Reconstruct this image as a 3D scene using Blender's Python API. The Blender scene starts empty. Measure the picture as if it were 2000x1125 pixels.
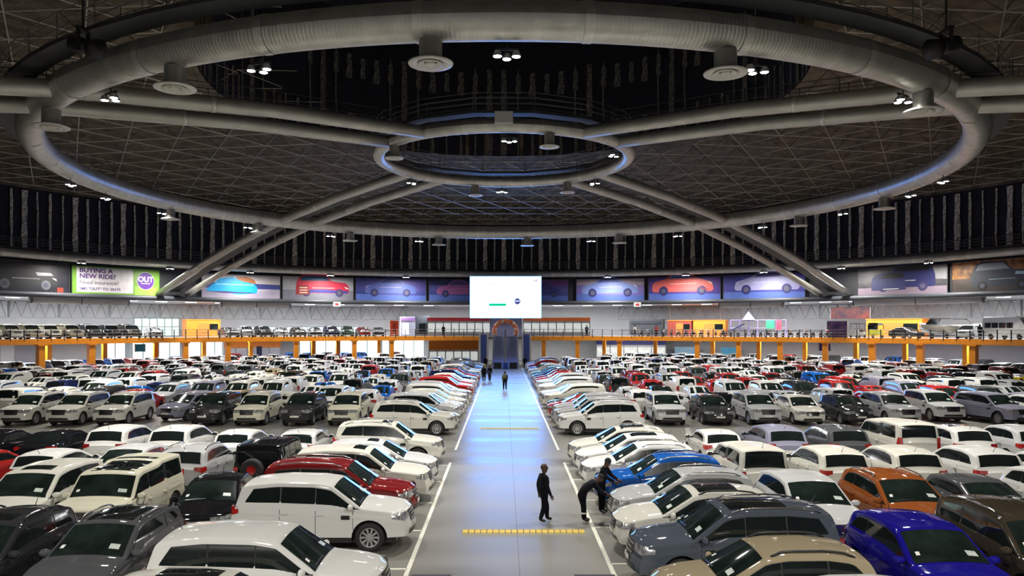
import bpy, bmesh, math, random
import numpy as np
from mathutils import Vector, Matrix

random.seed(7)
scene = bpy.context.scene
COL = scene.collection
PI = math.pi
# ------------------------------------------------------------------ camera
CAM_Z = 5.87
FPX = 1490.0          # focal length in pixels of the 2000 x 1125 frame
cam_data = bpy.data.cameras.new('camera')
cam_data.sensor_width = 36.0
cam_data.lens = FPX / 2000.0 * 36.0
cam_data.shift_x = 0.008
cam_data.shift_y = 0.03875
cam_data.clip_end = 600
cam = bpy.data.objects.new('camera', cam_data)
cam.location = (0, 0, CAM_Z)
cam.rotation_euler = (PI / 2, 0, 0)
COL.objects.link(cam)
scene.camera = cam
# ------------------------------------------------------------------ world, exposure
world = bpy.data.worlds.new('world')
scene.world = world
world.use_nodes = True
world.node_tree.nodes['Background'].inputs[0].default_value = (0.75, 0.86, 1.0, 1)
world.node_tree.nodes['Background'].inputs[1].default_value = 0.6
scene.view_settings.view_transform = 'Standard'
scene.view_settings.look = 'None'
scene.view_settings.gamma = 1
scene.view_settings.use_curve_mapping = False
scene.view_settings.exposure = 0.0
scene.cycles.max_bounces = 6
scene.cycles.diffuse_bounces = 3
scene.cycles.glossy_bounces = 3
scene.cycles.caustics_reflective = False
scene.cycles.caustics_refractive = False
LAMP_W = 1180.0        # watts of one high-bay cluster
SCREEN_E = 17.0        # emission of the video wall
STRIP_E = 9.0          # strip lamps of the gallery ceiling
# ------------------------------------------------------------------ dome layout (metres)
DC = 58.0              # distance of the dome centre from the camera
R_OUT, Z_OUT = 30.6, 16.9
R_IN, Z_IN = 9.4, 18.75
R_PER, Z_PER = 61.0, 14.2
R_WALL = 62.9
R_DRUM, Z_DRUM = 21.8, 23.8
R_MEZ = 62.5
Z_MEZ = 4.5
R_BACK = 80.0

def polar(r, a, z=0.0):
    """a = 0 points away from the camera, positive to the right"""
    return Vector((r * math.sin(a), DC + r * math.cos(a), z))

def circle_angle(px, r, near=False):
    k = (px - 984.0) / FPX
    A = 1 + k * k; B = -2 * DC; C = DC * DC - r * r
    d = math.sqrt(max(B * B - 4 * A * C, 0))
    t = (-B - d) / (2 * A) if near else (-B + d) / (2 * A)
    return math.atan2(k * t, t - DC)

def z_at(py, depth):
    return CAM_Z + (640.0 - py) * depth / FPX

def x_at(px, depth):
    return (px - 984.0) * depth / FPX
# ------------------------------------------------------------------ materials
MATS = {}
def mat(name, color, rough=0.5, metal=0.0, coat=0.0, emis=None, estr=0.0, var=0.0, vscale=6.0, bump=0.0, bscale=40.0,
        stretch=(1, 1, 1), trans=0.0, alpha=1.0, color2=None, rvar=0.0, spec=0.5):
    if name in MATS:
        return MATS[name]
    m = bpy.data.materials.new(name)
    m.use_nodes = True
    nt = m.node_tree
    b = nt.nodes['Principled BSDF']
    b.inputs['Base Color'].default_value = (*color, 1)
    b.inputs['Roughness'].default_value = rough
    b.inputs['Metallic'].default_value = metal
    b.inputs['Coat Weight'].default_value = coat
    b.inputs['Coat Roughness'].default_value = 0.03
    b.inputs['Specular IOR Level'].default_value = spec
    if trans:
        b.inputs['Transmission Weight'].default_value = trans
    if alpha < 1:
        b.inputs['Alpha'].default_value = alpha
    if emis:
        b.inputs['Emission Color'].default_value = (*emis, 1)
        b.inputs['Emission Strength'].default_value = estr
    if var or bump or rvar or color2:
        tc = nt.nodes.new('ShaderNodeTexCoord')
        mp = nt.nodes.new('ShaderNodeMapping')
        mp.inputs['Scale'].default_value = stretch
        nt.links.new(tc.outputs['Object'], mp.inputs['Vector'])
        if var or color2 or rvar:
            n = nt.nodes.new('ShaderNodeTexNoise')
            n.inputs['Scale'].default_value = vscale
            n.inputs['Detail'].default_value = 5
            nt.links.new(mp.outputs[0], n.inputs['Vector'])
            if var or color2:
                r = nt.nodes.new('ShaderNodeValToRGB')
                c2 = color2 or tuple(min(1, c * (1 + var)) for c in color)
                c1 = color if color2 else tuple(c * (1 - var) for c in color)
                r.color_ramp.elements[0].position = 0.36
                r.color_ramp.elements[1].position = 0.64
                r.color_ramp.elements[0].color = (*c1, 1)
                r.color_ramp.elements[1].color = (*c2, 1)
                nt.links.new(n.outputs['Fac'], r.inputs[0])
                nt.links.new(r.outputs[0], b.inputs['Base Color'])
            if rvar:
                mr = nt.nodes.new('ShaderNodeMapRange')
                mr.inputs['From Min'].default_value = 0.3
                mr.inputs['From Max'].default_value = 0.7
                mr.inputs['To Min'].default_value = max(0.02, rough - rvar)
                mr.inputs['To Max'].default_value = rough + rvar
                nt.links.new(n.outputs['Fac'], mr.inputs[0])
                nt.links.new(mr.outputs[0], b.inputs['Roughness'])
        if bump:
            n2 = nt.nodes.new('ShaderNodeTexNoise')
            n2.inputs['Scale'].default_value = bscale
            n2.inputs['Detail'].default_value = 3
            nt.links.new(mp.outputs[0], n2.inputs['Vector'])
            bp = nt.nodes.new('ShaderNodeBump')
            bp.inputs['Strength'].default_value = bump
            bp.inputs['Distance'].default_value = 0.02
            nt.links.new(n2.outputs['Fac'], bp.inputs['Height'])
            nt.links.new(bp.outputs[0], b.inputs['Normal'])
    MATS[name] = m
    return m

# ------------------------------------------------------------------ mesh helpers
class MB:
    """collects geometry, builds one mesh"""
    def __init__(s):
        s.v = []; s.f = []; s.m = []
    def add(s, v, f, mi=0):
        o = len(s.v)
        s.v.extend([tuple(p) for p in v])
        s.f.extend([tuple(i + o for i in q) for q in f])
        s.m.extend([mi] * len(f))
        return s
    def box(s, c, size, rz=0.0, mi=0, M=None):
        hx, hy, hz = size[0] / 2, size[1] / 2, size[2] / 2
        ca, sa = math.cos(rz), math.sin(rz)
        vs = []
        for dz in (-hz, hz):
            for dx, dy in ((-hx, -hy), (hx, -hy), (hx, hy), (-hx, hy)):
                vs.append((c[0] + dx * ca - dy * sa, c[1] + dx * sa + dy * ca, c[2] + dz))
        if M is not None:
            vs = [M @ Vector(p) for p in vs]
        return s.add(vs, [(3, 2, 1, 0), (4, 5, 6, 7), (0, 1, 5, 4), (1, 2, 6, 5), (2, 3, 7, 6), (3, 0, 4, 7)], mi)
    def tube(s, pts, r, n=8, mi=0, cap=True, closed=False):
        pts = [Vector(p) for p in pts]
        rr = r if isinstance(r, (list, tuple)) else [r] * len(pts)
        vs = []; N = len(pts)
        up = Vector((0, 0, 1))
        for i, p in enumerate(pts):
            a = pts[(i - 1) % N] if (i > 0 or closed) else p
            b = pts[(i + 1) % N] if (i < N - 1 or closed) else p
            d = (b - a).normalized()
            u = d.cross(up)
            if u.length < 1e-3:
                u = d.cross(Vector((1, 0, 0)))
            u.normalize(); w = u.cross(d).normalized()
            for k in range(n):
                t = 2 * PI * k / n
                vs.append(p + u * (rr[i] * math.cos(t)) + w * (rr[i] * math.sin(t)))
        fs = []
        for i in range(N if closed else N - 1):
            j = (i + 1) % N
            for k in range(n):
                k2 = (k + 1) % n
                fs.append((i * n + k, i * n + k2, j * n + k2, j * n + k))
        if cap and not closed:
            fs.append(tuple(range(n))[::-1]); fs.append(tuple((N - 1) * n + k for k in range(n)))
        return s.add(vs, fs, mi)
    def lathe(s, prof, n=24, c=(0, 0, 0), axis='z', mi=0):
        vs = []; P = len(prof)
        for k in range(n):
            t = 2 * PI * k / n
            for (r, h) in prof:
                x, y = r * math.cos(t), r * math.sin(t)
                if axis == 'z':
                    q = (x, y, h)
                elif axis == 'y':
                    q = (x, h, y)
                else:
                    q = (h, x, y)
                vs.append((c[0] + q[0], c[1] + q[1], c[2] + q[2]))
        fs = []
        for k in range(n):
            k2 = (k + 1) % n
            for i in range(P - 1):
                fs.append((k * P + i, k2 * P + i, k2 * P + i + 1, k * P + i + 1))
        return s.add(vs, fs, mi)
    def grid(s, P, mi=0, flip=False):
        """P[i][j] -> quads"""
        ni, nj = len(P), len(P[0])
        vs = [p for row in P for p in row]
        fs = []
        for i in range(ni - 1):
            for j in range(nj - 1):
                q = (i * nj + j, (i + 1) * nj + j, (i + 1) * nj + j + 1, i * nj + j + 1)
                fs.append(q[::-1] if flip else q)
        return s.add(vs, fs, mi)
    def poly(s, pts, mi=0):
        return s.add(pts, [tuple(range(len(pts)))], mi)
    def sphere(s, c, r, n=12, m=8, mi=0):
        r3 = r if isinstance(r, (tuple, list)) else (r, r, r)
        vs = []; fs = []
        for i in range(m + 1):
            ph = PI * i / m
            for k in range(n):
                t = 2 * PI * k / n
                vs.append((c[0] + r3[0] * math.sin(ph) * math.cos(t), c[1] + r3[1] * math.sin(ph) * math.sin(t), c[2] + r3[2] * math.cos(ph)))
        for i in range(m):
            for k in range(n):
                k2 = (k + 1) % n
                fs.append((i * n + k, (i + 1) * n + k, (i + 1) * n + k2, i * n + k2))
        return s.add(vs, fs, mi)
    def mesh(s, name, mats=None, smooth=False, recalc=False):
        me = bpy.data.meshes.new(name)
        me.from_pydata(s.v, [], s.f)
        for m in (mats if isinstance(mats, (list, tuple)) else [mats]):
            if m is not None:
                me.materials.append(m)
        if any(s.m):
            me.polygons.foreach_set('material_index', s.m)
        if smooth:
            me.polygons.foreach_set('use_smooth', [True] * len(s.f))
        if recalc:
            bm = bmesh.new(); bm.from_mesh(me)
            bmesh.ops.recalc_face_normals(bm, faces=bm.faces)
            bm.to_mesh(me); bm.free()
        me.update()
        return me
    def build(s, name, mats=None, parent=None, smooth=False, loc=None, rz=0.0, recalc=False):
        return link(name, s.mesh(name, mats, smooth, recalc), parent, loc, rz)

def link(name, data, parent=None, loc=None, rz=0.0):
    o = bpy.data.objects.new(name, data)
    COL.objects.link(o)
    if parent is not None:
        o.parent = parent
    if loc is not None:
        o.location = loc
    if rz:
        o.rotation_euler = (0, 0, rz)
    return o

def empty(name, loc=(0, 0, 0), rz=0.0):
    o = link(name, None, None, loc, rz)
    o.empty_display_size = 0.3
    return o

def tag(o, label=None, cat=None, group=None, kind=None):
    if label: o['label'] = label
    if cat: o['category'] = cat
    if group: o['group'] = group
    if kind: o['kind'] = kind
    return o

def text_obj(name, body, size, parent, loc, rot, material, depth=0.01, align='LEFT', bold=0.0, sx=1.0, spacing=1.0):
    cu = bpy.data.curves.new(name, 'FONT')
    cu.body = body; cu.size = size; cu.extrude = depth; cu.align_x = align; cu.align_y = 'CENTER'; cu.offset = bold
    cu.space_character = spacing
    tmp = bpy.data.objects.new(name, cu)
    COL.objects.link(tmp)
    bpy.context.view_layer.update()
    me = bpy.data.meshes.new_from_object(tmp)
    bpy.data.objects.remove(tmp); bpy.data.curves.remove(cu)
    me.name = name
    me.materials.clear(); me.materials.append(material)
    o = link(name, me, parent, loc)
    o.rotation_euler = rot
    o.scale = (sx, 1, 1)
    return o

ORD = ['zeroth', 'first', 'second', 'third', 'fourth', 'fifth', 'sixth', 'seventh', 'eighth', 'ninth', 'tenth', 'eleventh', 'twelfth',
       'thirteenth', 'fourteenth', 'fifteenth', 'sixteenth', 'seventeenth', 'eighteenth', 'nineteenth', 'twentieth', 'twenty-first',
       'twenty-second', 'twenty-third', 'twenty-fourth', 'twenty-fifth', 'twenty-sixth', 'twenty-seventh', 'twenty-eighth', 'twenty-ninth',
       'thirtieth', 'thirty-first', 'thirty-second', 'thirty-third', 'thirty-fourth', 'thirty-fifth', 'thirty-sixth']
# ================================================================== STRUCTURE
M_floor = mat('grey_epoxy_floor', (0.205, 0.20, 0.18), rough=0.31, rvar=0.07, var=0.10, vscale=0.35, bump=0.05, bscale=1.6, stretch=(0.25, 1.4, 1), spec=0.55)
M_line = mat('white_road_paint', (0.68, 0.67, 0.58), rough=0.5, var=0.08, vscale=8)
M_black = mat('blackout_cloth', (0.006, 0.007, 0.016), rough=0.75, var=0.4, vscale=0.6)
M_foil = mat('daylit_foil_strip', (0.20, 0.18, 0.15), rough=0.45, color2=(0.85, 0.80, 0.70), vscale=3.2, bump=0.8, bscale=9)  # bright tone stands in for daylight leaking past the blackout
M_duct = mat('galvanised_duct', (0.56, 0.56, 0.52), rough=0.42, metal=0.75, var=0.10, vscale=1.4, bump=0.06, bscale=14)
nt_ = M_duct.node_tree
tc_ = nt_.nodes.new('ShaderNodeTexCoord'); sx_ = nt_.nodes.new('ShaderNodeSeparateXYZ')
nt_.links.new(tc_.outputs['Object'], sx_.inputs[0])
at_ = nt_.nodes.new('ShaderNodeMath'); at_.operation = 'ARCTAN2'
nt_.links.new(sx_.outputs[0], at_.inputs[0]); nt_.links.new(sx_.outputs[1], at_.inputs[1])
mu_ = nt_.nodes.new('ShaderNodeMath'); mu_.operation = 'MULTIPLY'; mu_.inputs[1].default_value = 1200.0
si_ = nt_.nodes.new('ShaderNodeMath'); si_.operation = 'SINE'
nt_.links.new(at_.outputs[0], mu_.inputs[0]); nt_.links.new(mu_.outputs[0], si_.inputs[0])
bp_ = nt_.nodes.new('ShaderNodeBump'); bp_.inputs['Strength'].default_value = 0.12; bp_.inputs['Distance'].default_value = 0.02
nt_.links.new(si_.outputs[0], bp_.inputs['Height'])
nt_.links.new(bp_.outputs[0], nt_.nodes['Principled BSDF'].inputs['Normal'])
M_ductband = mat('duct_joint_band', (0.64, 0.64, 0.59), rough=0.42, metal=0.65, var=0.06)
M_steel = mat('painted_steel_tube', (0.52, 0.52, 0.48), rough=0.45, metal=0.65, var=0.08, vscale=1.0)
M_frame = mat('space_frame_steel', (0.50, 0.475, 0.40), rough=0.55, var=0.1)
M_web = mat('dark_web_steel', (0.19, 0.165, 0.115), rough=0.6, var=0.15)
M_deck = mat('roof_deck_board', (0.075, 0.057, 0.033), rough=0.85, color2=(0.19, 0.155, 0.10), vscale=0.9, bump=0.3, bscale=4)
M_dark = mat('dark_walkway_steel', (0.035, 0.037, 0.042), rough=0.55, var=0.15)
M_band = mat('dark_band_wall', (0.02, 0.022, 0.03), rough=0.6, var=0.2)
M_white = mat('white_wall_paint', (0.62, 0.62, 0.63), rough=0.6, var=0.04, vscale=0.5)
M_ceil = mat('white_soffit', (0.60, 0.60, 0.62), rough=0.6, var=0.05, vscale=0.5)
M_orange = mat('orange_steel', (0.95, 0.33, 0.02), rough=0.45, var=0.06, vscale=2)
M_orange2 = mat('orange_board', (0.82, 0.24, 0.02), rough=0.5, var=0.05, vscale=2)
M_gal = mat('gallery_floor', (0.30, 0.30, 0.30), rough=0.4, var=0.08)
M_lampw = mat('lit_lamp_lens', (1, 1, 1), emis=(1, 0.97, 0.92), estr=60)
M_strip = mat('lit_strip_lamp', (1, 1, 1), emis=(0.95, 0.97, 1.0), estr=STRIP_E)
M_glasslit = mat('daylit_window_pane', (0.8, 0.9, 0.9), rough=0.1, emis=(0.80, 0.95, 1.0), estr=1.5, var=0.1, vscale=2)
M_wframe = mat('grey_window_frame', (0.35, 0.37, 0.38), rough=0.4, metal=0.3, var=0.05)

def ring_surface(name, prof, material, n=120, a0=0.0, a1=2 * PI, parent=None, smooth=True):
    P = []
    for i in range(n + 1):
        a = a0 + (a1 - a0) * i / n
        P.append([polar(r, a, z) for r, z in prof])
    return MB().grid(P).build(name, material, parent, smooth=smooth)

fl = ring_surface('floor', [(0.01, 0), (20, 0), (40, 0), (60, 0), (80.5, 0)], M_floor, 96)
tag(fl, 'polished grey concrete floor with soft reflections', None, kind='structure')
w = ring_surface('wall_clerestory', [(63.4, 14.0), (63.4, 22.1)], M_black, 120)
tag(w, 'black blacked-out clerestory wall with pale strips', kind='structure')
w2 = ring_surface('wall_poster_band', [(63.3, 9.5), (63.3, 14.1)], M_band, 120)
tag(w2, 'dark band wall behind the hanging posters', kind='structure')
c1 = ring_surface('ceiling_gallery', [(62.9, 10.0), (71, 9.75), (80.2, 9.45)], M_ceil, 120)
tag(c1, 'white ceiling over the upper gallery', kind='structure')
w3 = ring_surface('wall_back', [(80, 0), (80, 9.5)], M_white, 120)
tag(w3, 'white outer wall behind the gallery', kind='structure')
slab = ring_surface('floor_gallery', [(80, Z_MEZ), (R_MEZ, Z_MEZ), (R_MEZ, Z_MEZ - 0.35), (80, Z_MEZ - 0.35)], M_gal, 120)
tag(slab, 'upper gallery floor slab around the hall', kind='structure')
sof = ring_surface('ceiling_under_gallery', [(R_MEZ + 0.1, Z_MEZ - 0.40), (79.9, Z_MEZ - 0.40)], M_ceil, 120)
tag(sof, 'white soffit under the gallery', kind='structure')
led = ring_surface('trim_ledge', [(63.2, 10.1), (62.3, 10.05), (62.3, 9.55), (63.3, 9.45)], mat('blue_grey_ledge', (0.09, 0.10, 0.12), rough=0.45, var=0.1), 120)
tag(led, 'dark ledge running under the posters', kind='structure')

# ---- clerestory strips: foil between the blackout panels, coloured pale for leaking daylight
def strips(parent, R, z0, z1, step, seed, wide_every=4, upper=None):
    rnd = random.Random(seed)
    h = z1 - z0
    protos = []
    for wd in (0.20, 0.30, 0.66):
        for q in range(3):
            P = []
            nz = 7
            for i in range(nz):
                t = i / (nz - 1)
                k = 1 + rnd.uniform(-0.18, 0.18)
                off = rnd.uniform(-0.04, 0.04)
                P.append([Vector((-wd / 2 * k + off, rnd.uniform(-0.04, 0), h * t)), Vector((off, -0.07, h * t)), Vector((wd / 2 * k + off, rnd.uniform(-0.04, 0), h * t))])
            protos.append(MB().grid(P).mesh('foil_strip', M_foil))
    n = int(2 * PI * R / step)
    for i in range(n):
        a = 2 * PI * i / n
        p = polar(R, a)
        if p.y < 6 or abs(p.x) > 0.78 * p.y + 6:
            continue
        if i % wide_every == 0:
            me = protos[6 + rnd.randrange(3)]
        else:
            me = protos[rnd.randrange(6)]
        o = link('foil_strip', me, parent, (p.x, p.y, z0), -a)
strips(w, 63.25, 14.2, 21.8, 1.47, 3)

# ---- central drum
drum = ring_surface('wall_drum', [(R_DRUM, Z_DRUM), (R_DRUM, 36.5)], M_black, 72)
tag(drum, 'black wall of the raised central drum', kind='structure')
cap = ring_surface('ceiling_drum', [(R_DRUM + 0.2, 36.5), (8, 38.0), (0.05, 38.4)], M_black, 72)
tag(cap, 'black ceiling of the central drum', kind='structure')
rnd = random.Random(5)
nst = int(2 * PI * R_DRUM / 1.5)
def foil_mesh(wd, z0, z1, rn):
    P = []
    for i in range(7):
        z = z0 + (z1 - z0) * i / 6
        k = 1 + rn.uniform(-0.2, 0.2); of = rn.uniform(-0.04, 0.04)
        P.append([Vector((-wd / 2 * k + of, 0, z)), Vector((of, -0.06, z)), Vector((wd / 2 * k + of, 0, z))])
    return MB().grid(P).mesh('foil_strip', M_foil)
F_low = [foil_mesh(0.22, 0, 9.0, rnd), foil_mesh(0.62, 0, 9.0, rnd), foil_mesh(0.3, 0, 2.9, rnd), foil_mesh(0.18, 0, 2.9, rnd)]
M_foil_keep = M_foil; M_foil = mat('dimmed_foil_strip', (0.05, 0.045, 0.04), rough=0.5, color2=(0.20, 0.19, 0.17), vscale=3.2, bump=0.8, bscale=9)  # darker copy of the foil, the drum's dimness put into its colour
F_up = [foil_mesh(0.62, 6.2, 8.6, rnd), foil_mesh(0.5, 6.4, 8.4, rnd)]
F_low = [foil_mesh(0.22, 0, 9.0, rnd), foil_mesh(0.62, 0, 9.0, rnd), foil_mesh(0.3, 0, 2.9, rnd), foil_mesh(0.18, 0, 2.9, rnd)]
M_foil = M_foil_keep
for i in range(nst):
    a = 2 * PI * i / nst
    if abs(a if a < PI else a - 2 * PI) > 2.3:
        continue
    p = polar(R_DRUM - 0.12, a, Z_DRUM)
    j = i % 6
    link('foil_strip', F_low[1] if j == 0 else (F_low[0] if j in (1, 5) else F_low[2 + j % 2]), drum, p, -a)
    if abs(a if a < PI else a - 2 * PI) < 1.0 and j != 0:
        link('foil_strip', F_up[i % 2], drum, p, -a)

# ---- roof deck and space frame
def z_roof(r):
    return Z_DRUM - (r - R_DRUM) * 0.0505
deck = ring_surface('ceiling_dome', [(R_DRUM, Z_DRUM), (R_DRUM, z_roof(R_DRUM) + 2.6), (42, z_roof(42) + 2.6), (63.4, z_roof(63.4) + 2.5), (63.45, 21.9)], M_deck, 120, smooth=False)
tag(deck, 'dark brown boarded dome ceiling above the space frame', kind='structure')
A3 = 4.6
def zb(x, y):
    return z_roof(math.hypot(x, y - DC))
nodes = {}
for j in range(-30, 31):
    for i in range(-40, 41):
        x = (i + 0.5 * (j % 2)) * A3
        y = DC + j * A3 * 0.866
        r = math.hypot(x, y - DC)
        if 22.2 < r < 62.9 and y > 4 and abs(x) < 0.75 * y + 10:
            nodes[(i, j)] = Vector((x, y, zb(x, y)))
def nbrs(i, j):
    if j % 2 == 0:
        return [(i + 1, j), (i, j + 1), (i - 1, j + 1)]
    return [(i + 1, j), (i + 1, j + 1), (i, j + 1)]
fb = MB(); fw = MB(); ft = MB()
for k, p in nodes.items():
    nb = nbrs(*k)
    for q in nb:
        if q in nodes:
            fb.tube([p, nodes[q]], 0.045, 3, cap=False)
    c = p + Vector((A3 * 0.5, A3 * 0.289, 2.2))
    fw.tube([p, c], 0.035, 3, cap=False)
    for q in nb[:2]:
        if q in nodes:
            fw.tube([nodes[q], c], 0.035, 3, cap=False)
    ft.tube([c, c + Vector((A3, 0, -0.1))], 0.04, 3, cap=False)
    ft.tube([c, c + Vector((A3 / 2, A3 * 0.866, -0.1))], 0.04, 3, cap=False)
sf = empty('roof_space_frame', (0, DC, 22))
tag(sf, 'triangulated steel tube space frame hanging below the dome ceiling', 'roof frame')
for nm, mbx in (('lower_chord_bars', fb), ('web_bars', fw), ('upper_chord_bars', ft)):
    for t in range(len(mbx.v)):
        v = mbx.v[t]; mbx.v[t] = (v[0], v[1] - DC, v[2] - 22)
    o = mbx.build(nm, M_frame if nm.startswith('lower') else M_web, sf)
    tag(o, kind='stuff')

# ---- ring ducts in sections
def ring_duct(name, R, Z, tube_r, nsec, label, a_off=0.0, crop=None, seg=6, ns=14, band_w=0.35):
    root = empty(name, (0, DC, Z))
    tag(root, label, 'ring duct')
    da = 2 * PI / nsec
    def tor(a0, a1, rr, nn):
        P = []
        for i in range(nn + 1):
            a = a0 + (a1 - a0) * i / nn
            P.append([Vector(((R + rr * math.cos(t)) * math.sin(a), (R + rr * math.cos(t)) * math.cos(a), rr * math.sin(t)))
                      for t in [2 * PI * k / ns for k in range(ns + 1)]])
        return P
    me = MB().grid(tor(0, da, tube_r, seg)).mesh('duct_section', M_duct, True)
    mb2 = MB().grid(tor(-band_w / R / 2, band_w / R / 2, tube_r * 1.035, 2))
    P = tor(-band_w / R / 2 - 0.02 / R, -band_w / R / 2, tube_r * 1.035, 1)
    bm_ = mb2.mesh('joint_band', M_ductband, True)
    for i in range(nsec):
        a = i * da + a_off
        p = polar(R, a + da / 2)
        if crop and not crop(p):
            continue
        link('duct_section', me, root, rz=-a)
        link('joint_band', bm_, root, rz=-a)
    return root
ring_duct('outer_ring_duct', R_OUT, Z_OUT, 0.72, 32, 'large galvanised ring duct circling under the dome', a_off=PI / 32)
ring_duct('inner_ring_duct', R_IN, Z_IN, 0.46, 12, 'small ring duct at the centre of the dome', a_off=PI / 12, seg=4, band_w=0.25)
ring_duct('perimeter_ring_duct', R_PER, Z_PER, 0.48, 60, 'widest ring duct running along the wall above the posters', a_off=0.02, seg=4, ns=12,
          crop=lambda p: p.y > 10)

# ---- diagonal twin tube arms
PROF = [(R_IN, Z_IN - 0.05), (20, 18.0), (R_OUT, 16.85), (40, 15.3), (50, 13.3), (62.6, 10.4)]
def arm(angle, label):
    base = polar(R_IN, angle, Z_IN)
    root = empty('roof_arm', base)
    tag(root, label, 'roof arm', 'twin-tube roof arms')
    d = Vector((math.sin(angle), math.cos(angle), 0)); s = Vector((d.y, -d.x, 0))
    for sg in (-1, 1):
        prof = PROF
        pts = []
        for (r0, za), (r1, zb_) in zip(prof[:-1], prof[1:]):
            for t in range(3):
                k = t / 3
                pts.append(Vector((0, DC, 0)) + d * (r0 + (r1 - r0) * k) + s * (sg * 1.85) + Vector((0, 0, za + (zb_ - za) * k)) - base)
        pts.append(Vector((0, DC, 0)) + d * prof[-1][0] + s * (sg * 1.85) + Vector((0, 0, prof[-1][1])) - base)
        MB().tube(pts, 0.42, 12).build('arm_tube', M_steel, root, True)
        for k in range(4, len(pts), 4):
            dd = (pts[k] - pts[k - 1]).normalized()
            MB().tube([pts[k] - dd * 0.12, pts[k] + dd * 0.12], 0.445, 12).build('joint_band', M_ductband, root, True)
    # walkway between the two tubes
    mb = MB(); rl = MB()
    for (r0, za), (r1, zb_) in zip(PROF[:-1], PROF[1:]):
        p0 = Vector((0, DC, 0)) + d * r0 + Vector((0, 0, za + 0.35)) - base
        p1 = Vector((0, DC, 0)) + d * r1 + Vector((0, 0, zb_ + 0.35)) - base
        q = s * 0.6
        u = Vector((0, 0, 0.08))
        mb.add([p0 - q, p0 + q, p1 + q, p1 - q, p0 - q - u, p0 + q - u, p1 + q - u, p1 - q - u], [(0, 1, 2, 3), (7, 6, 5, 4), (0, 3, 7, 4), (1, 5, 6, 2), (0, 4, 5, 1), (3, 2, 6, 7)])
        for sg in (-1, 1):
            e = s * (0.6 * sg)
            for hh in (0.55, 1.1):
                rl.tube([p0 + e + Vector((0, 0, hh)), p1 + e + Vector((0, 0, hh))], 0.025, 4, cap=False)
            for t in range(4):
                pp = p0.lerp(p1, t / 4) + e
                rl.tube([pp, pp + Vector((0, 0, 1.1))], 0.025, 4, cap=False)
    mb.build('walkway', M_dark, root)
    rl.build('walkway_railing', M_dark, root)
arm(-PI * 0.75, 'near twin-tube roof arm running out beyond the ring on the insurance banner side')
arm(PI * 0.75, 'near twin-tube roof arm running out beyond the ring on the standing man\'s side')
arm(-PI * 0.25, 'far twin-tube roof arm landing beside the green insurance banner')
arm(PI * 0.25, 'far twin-tube roof arm landing beside the pale violet car poster')

# ---- ring walkways with railings
def ring_walk(name, R, Z, width, label, n, rail_r=None, crop=None, zrail=1.1, a_off=0.0):
    root = empty(name, (0, DC, Z))
    tag(root, label, 'walkway')
    mb = MB(); rl = MB()
    for i in range(n):
        a0, a1 = 2 * PI * i / n + a_off, 2 * PI * (i + 1) / n + a_off
        if crop and not crop(polar(R, a0)):
            continue
        def P(r, a, z):
            return Vector((r * math.sin(a), r * math.cos(a), z))
        r0, r1 = R - width / 2, R + width / 2
        mb.add([P(r0, a0, 0), P(r1, a0, 0), P(r1, a1, 0), P(r0, a1, 0), P(r0, a0, -0.18), P(r1, a0, -0.18), P(r1, a1, -0.18), P(r0, a1, -0.18)],
               [(0, 1, 2, 3), (7, 6, 5, 4), (0, 3, 7, 4), (1, 5, 6, 2)])
        for rr in (r0, r1):
            for hh in (0.4, 0.75, zrail):
                rl.tube([P(rr, a0, hh), P(rr, a1, hh)], 0.022, 4, cap=False)
            rl.tube([P(rr, a0, 0), P(rr, a0, zrail)], 0.025, 4, cap=False)
    mb.build('walkway_deck', M_dark, root)
    o = rl.build('walkway_railing', mat('grey_rail_steel', (0.12, 0.12, 0.13), rough=0.5, var=0.1), root)
ring_walk('outer_ring_walkway', R_OUT + 1.1, Z_OUT + 0.95, 1.1, 'dark walkway with railings on top of the large ring duct', 72)
ring_walk('inner_ring_walkway', R_IN + 0.2, Z_IN + 0.85, 0.9, 'dark octagonal walkway with railings on top of the small central ring', 16, a_off=PI / 16)
ring_walk('perimeter_walkway', R_PER + 0.6, Z_PER + 0.75, 1.0, 'dark walkway with railings above the posters along the wall', 120, crop=lambda p: p.y > 10)

# ---- floor markings
def marking(name, c, size, rz=0.0):
    o = MB().box((0, 0, 0.004), (size[0], size[1], 0.008)).build(name, M_line, None, loc=(c[0], c[1], 0.0), rz=rz)
    tag(o, kind='structure')
    return o
for a, b_ in ((14.0, 33.2), (36.6, 112.0)):
    for xx, sd in ((-2.32, 'banner'), (2.62, 'man')):
        o = marking('aisle_line', (xx, (a + b_) / 2), (0.11, b_ - a))
        o['label'] = 'white painted aisle edge line on the %s side' % ('insurance banner' if sd == 'banner' else "standing man's")
for i in range(6):
    y = 15.05 + 3.5 * i
    marking('bay_line', (-4.9, y), (5.1, 0.09))
    marking('bay_line', (5.2, y + 0.4), (5.1, 0.09))
for i in range(7):
    for rowy, hw in ((17.9, 4.6), (22.9, 4.6)):
        marking('bay_line', (-8.1 - 2.9 * i, rowy), (0.09, 4.6))
        marking('bay_line', (8.3 + 2.9 * i, rowy), (0.09, 4.6))
j = MB().box((0, 0, 0.0008), (0.02, 98, 0.0016)).build('floor_joint_line', mat('dark_joint', (0.15, 0.15, 0.15), rough=0.6, var=0.1), None, loc=(0.38, 63, 0))
tag(j, kind='structure')
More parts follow.
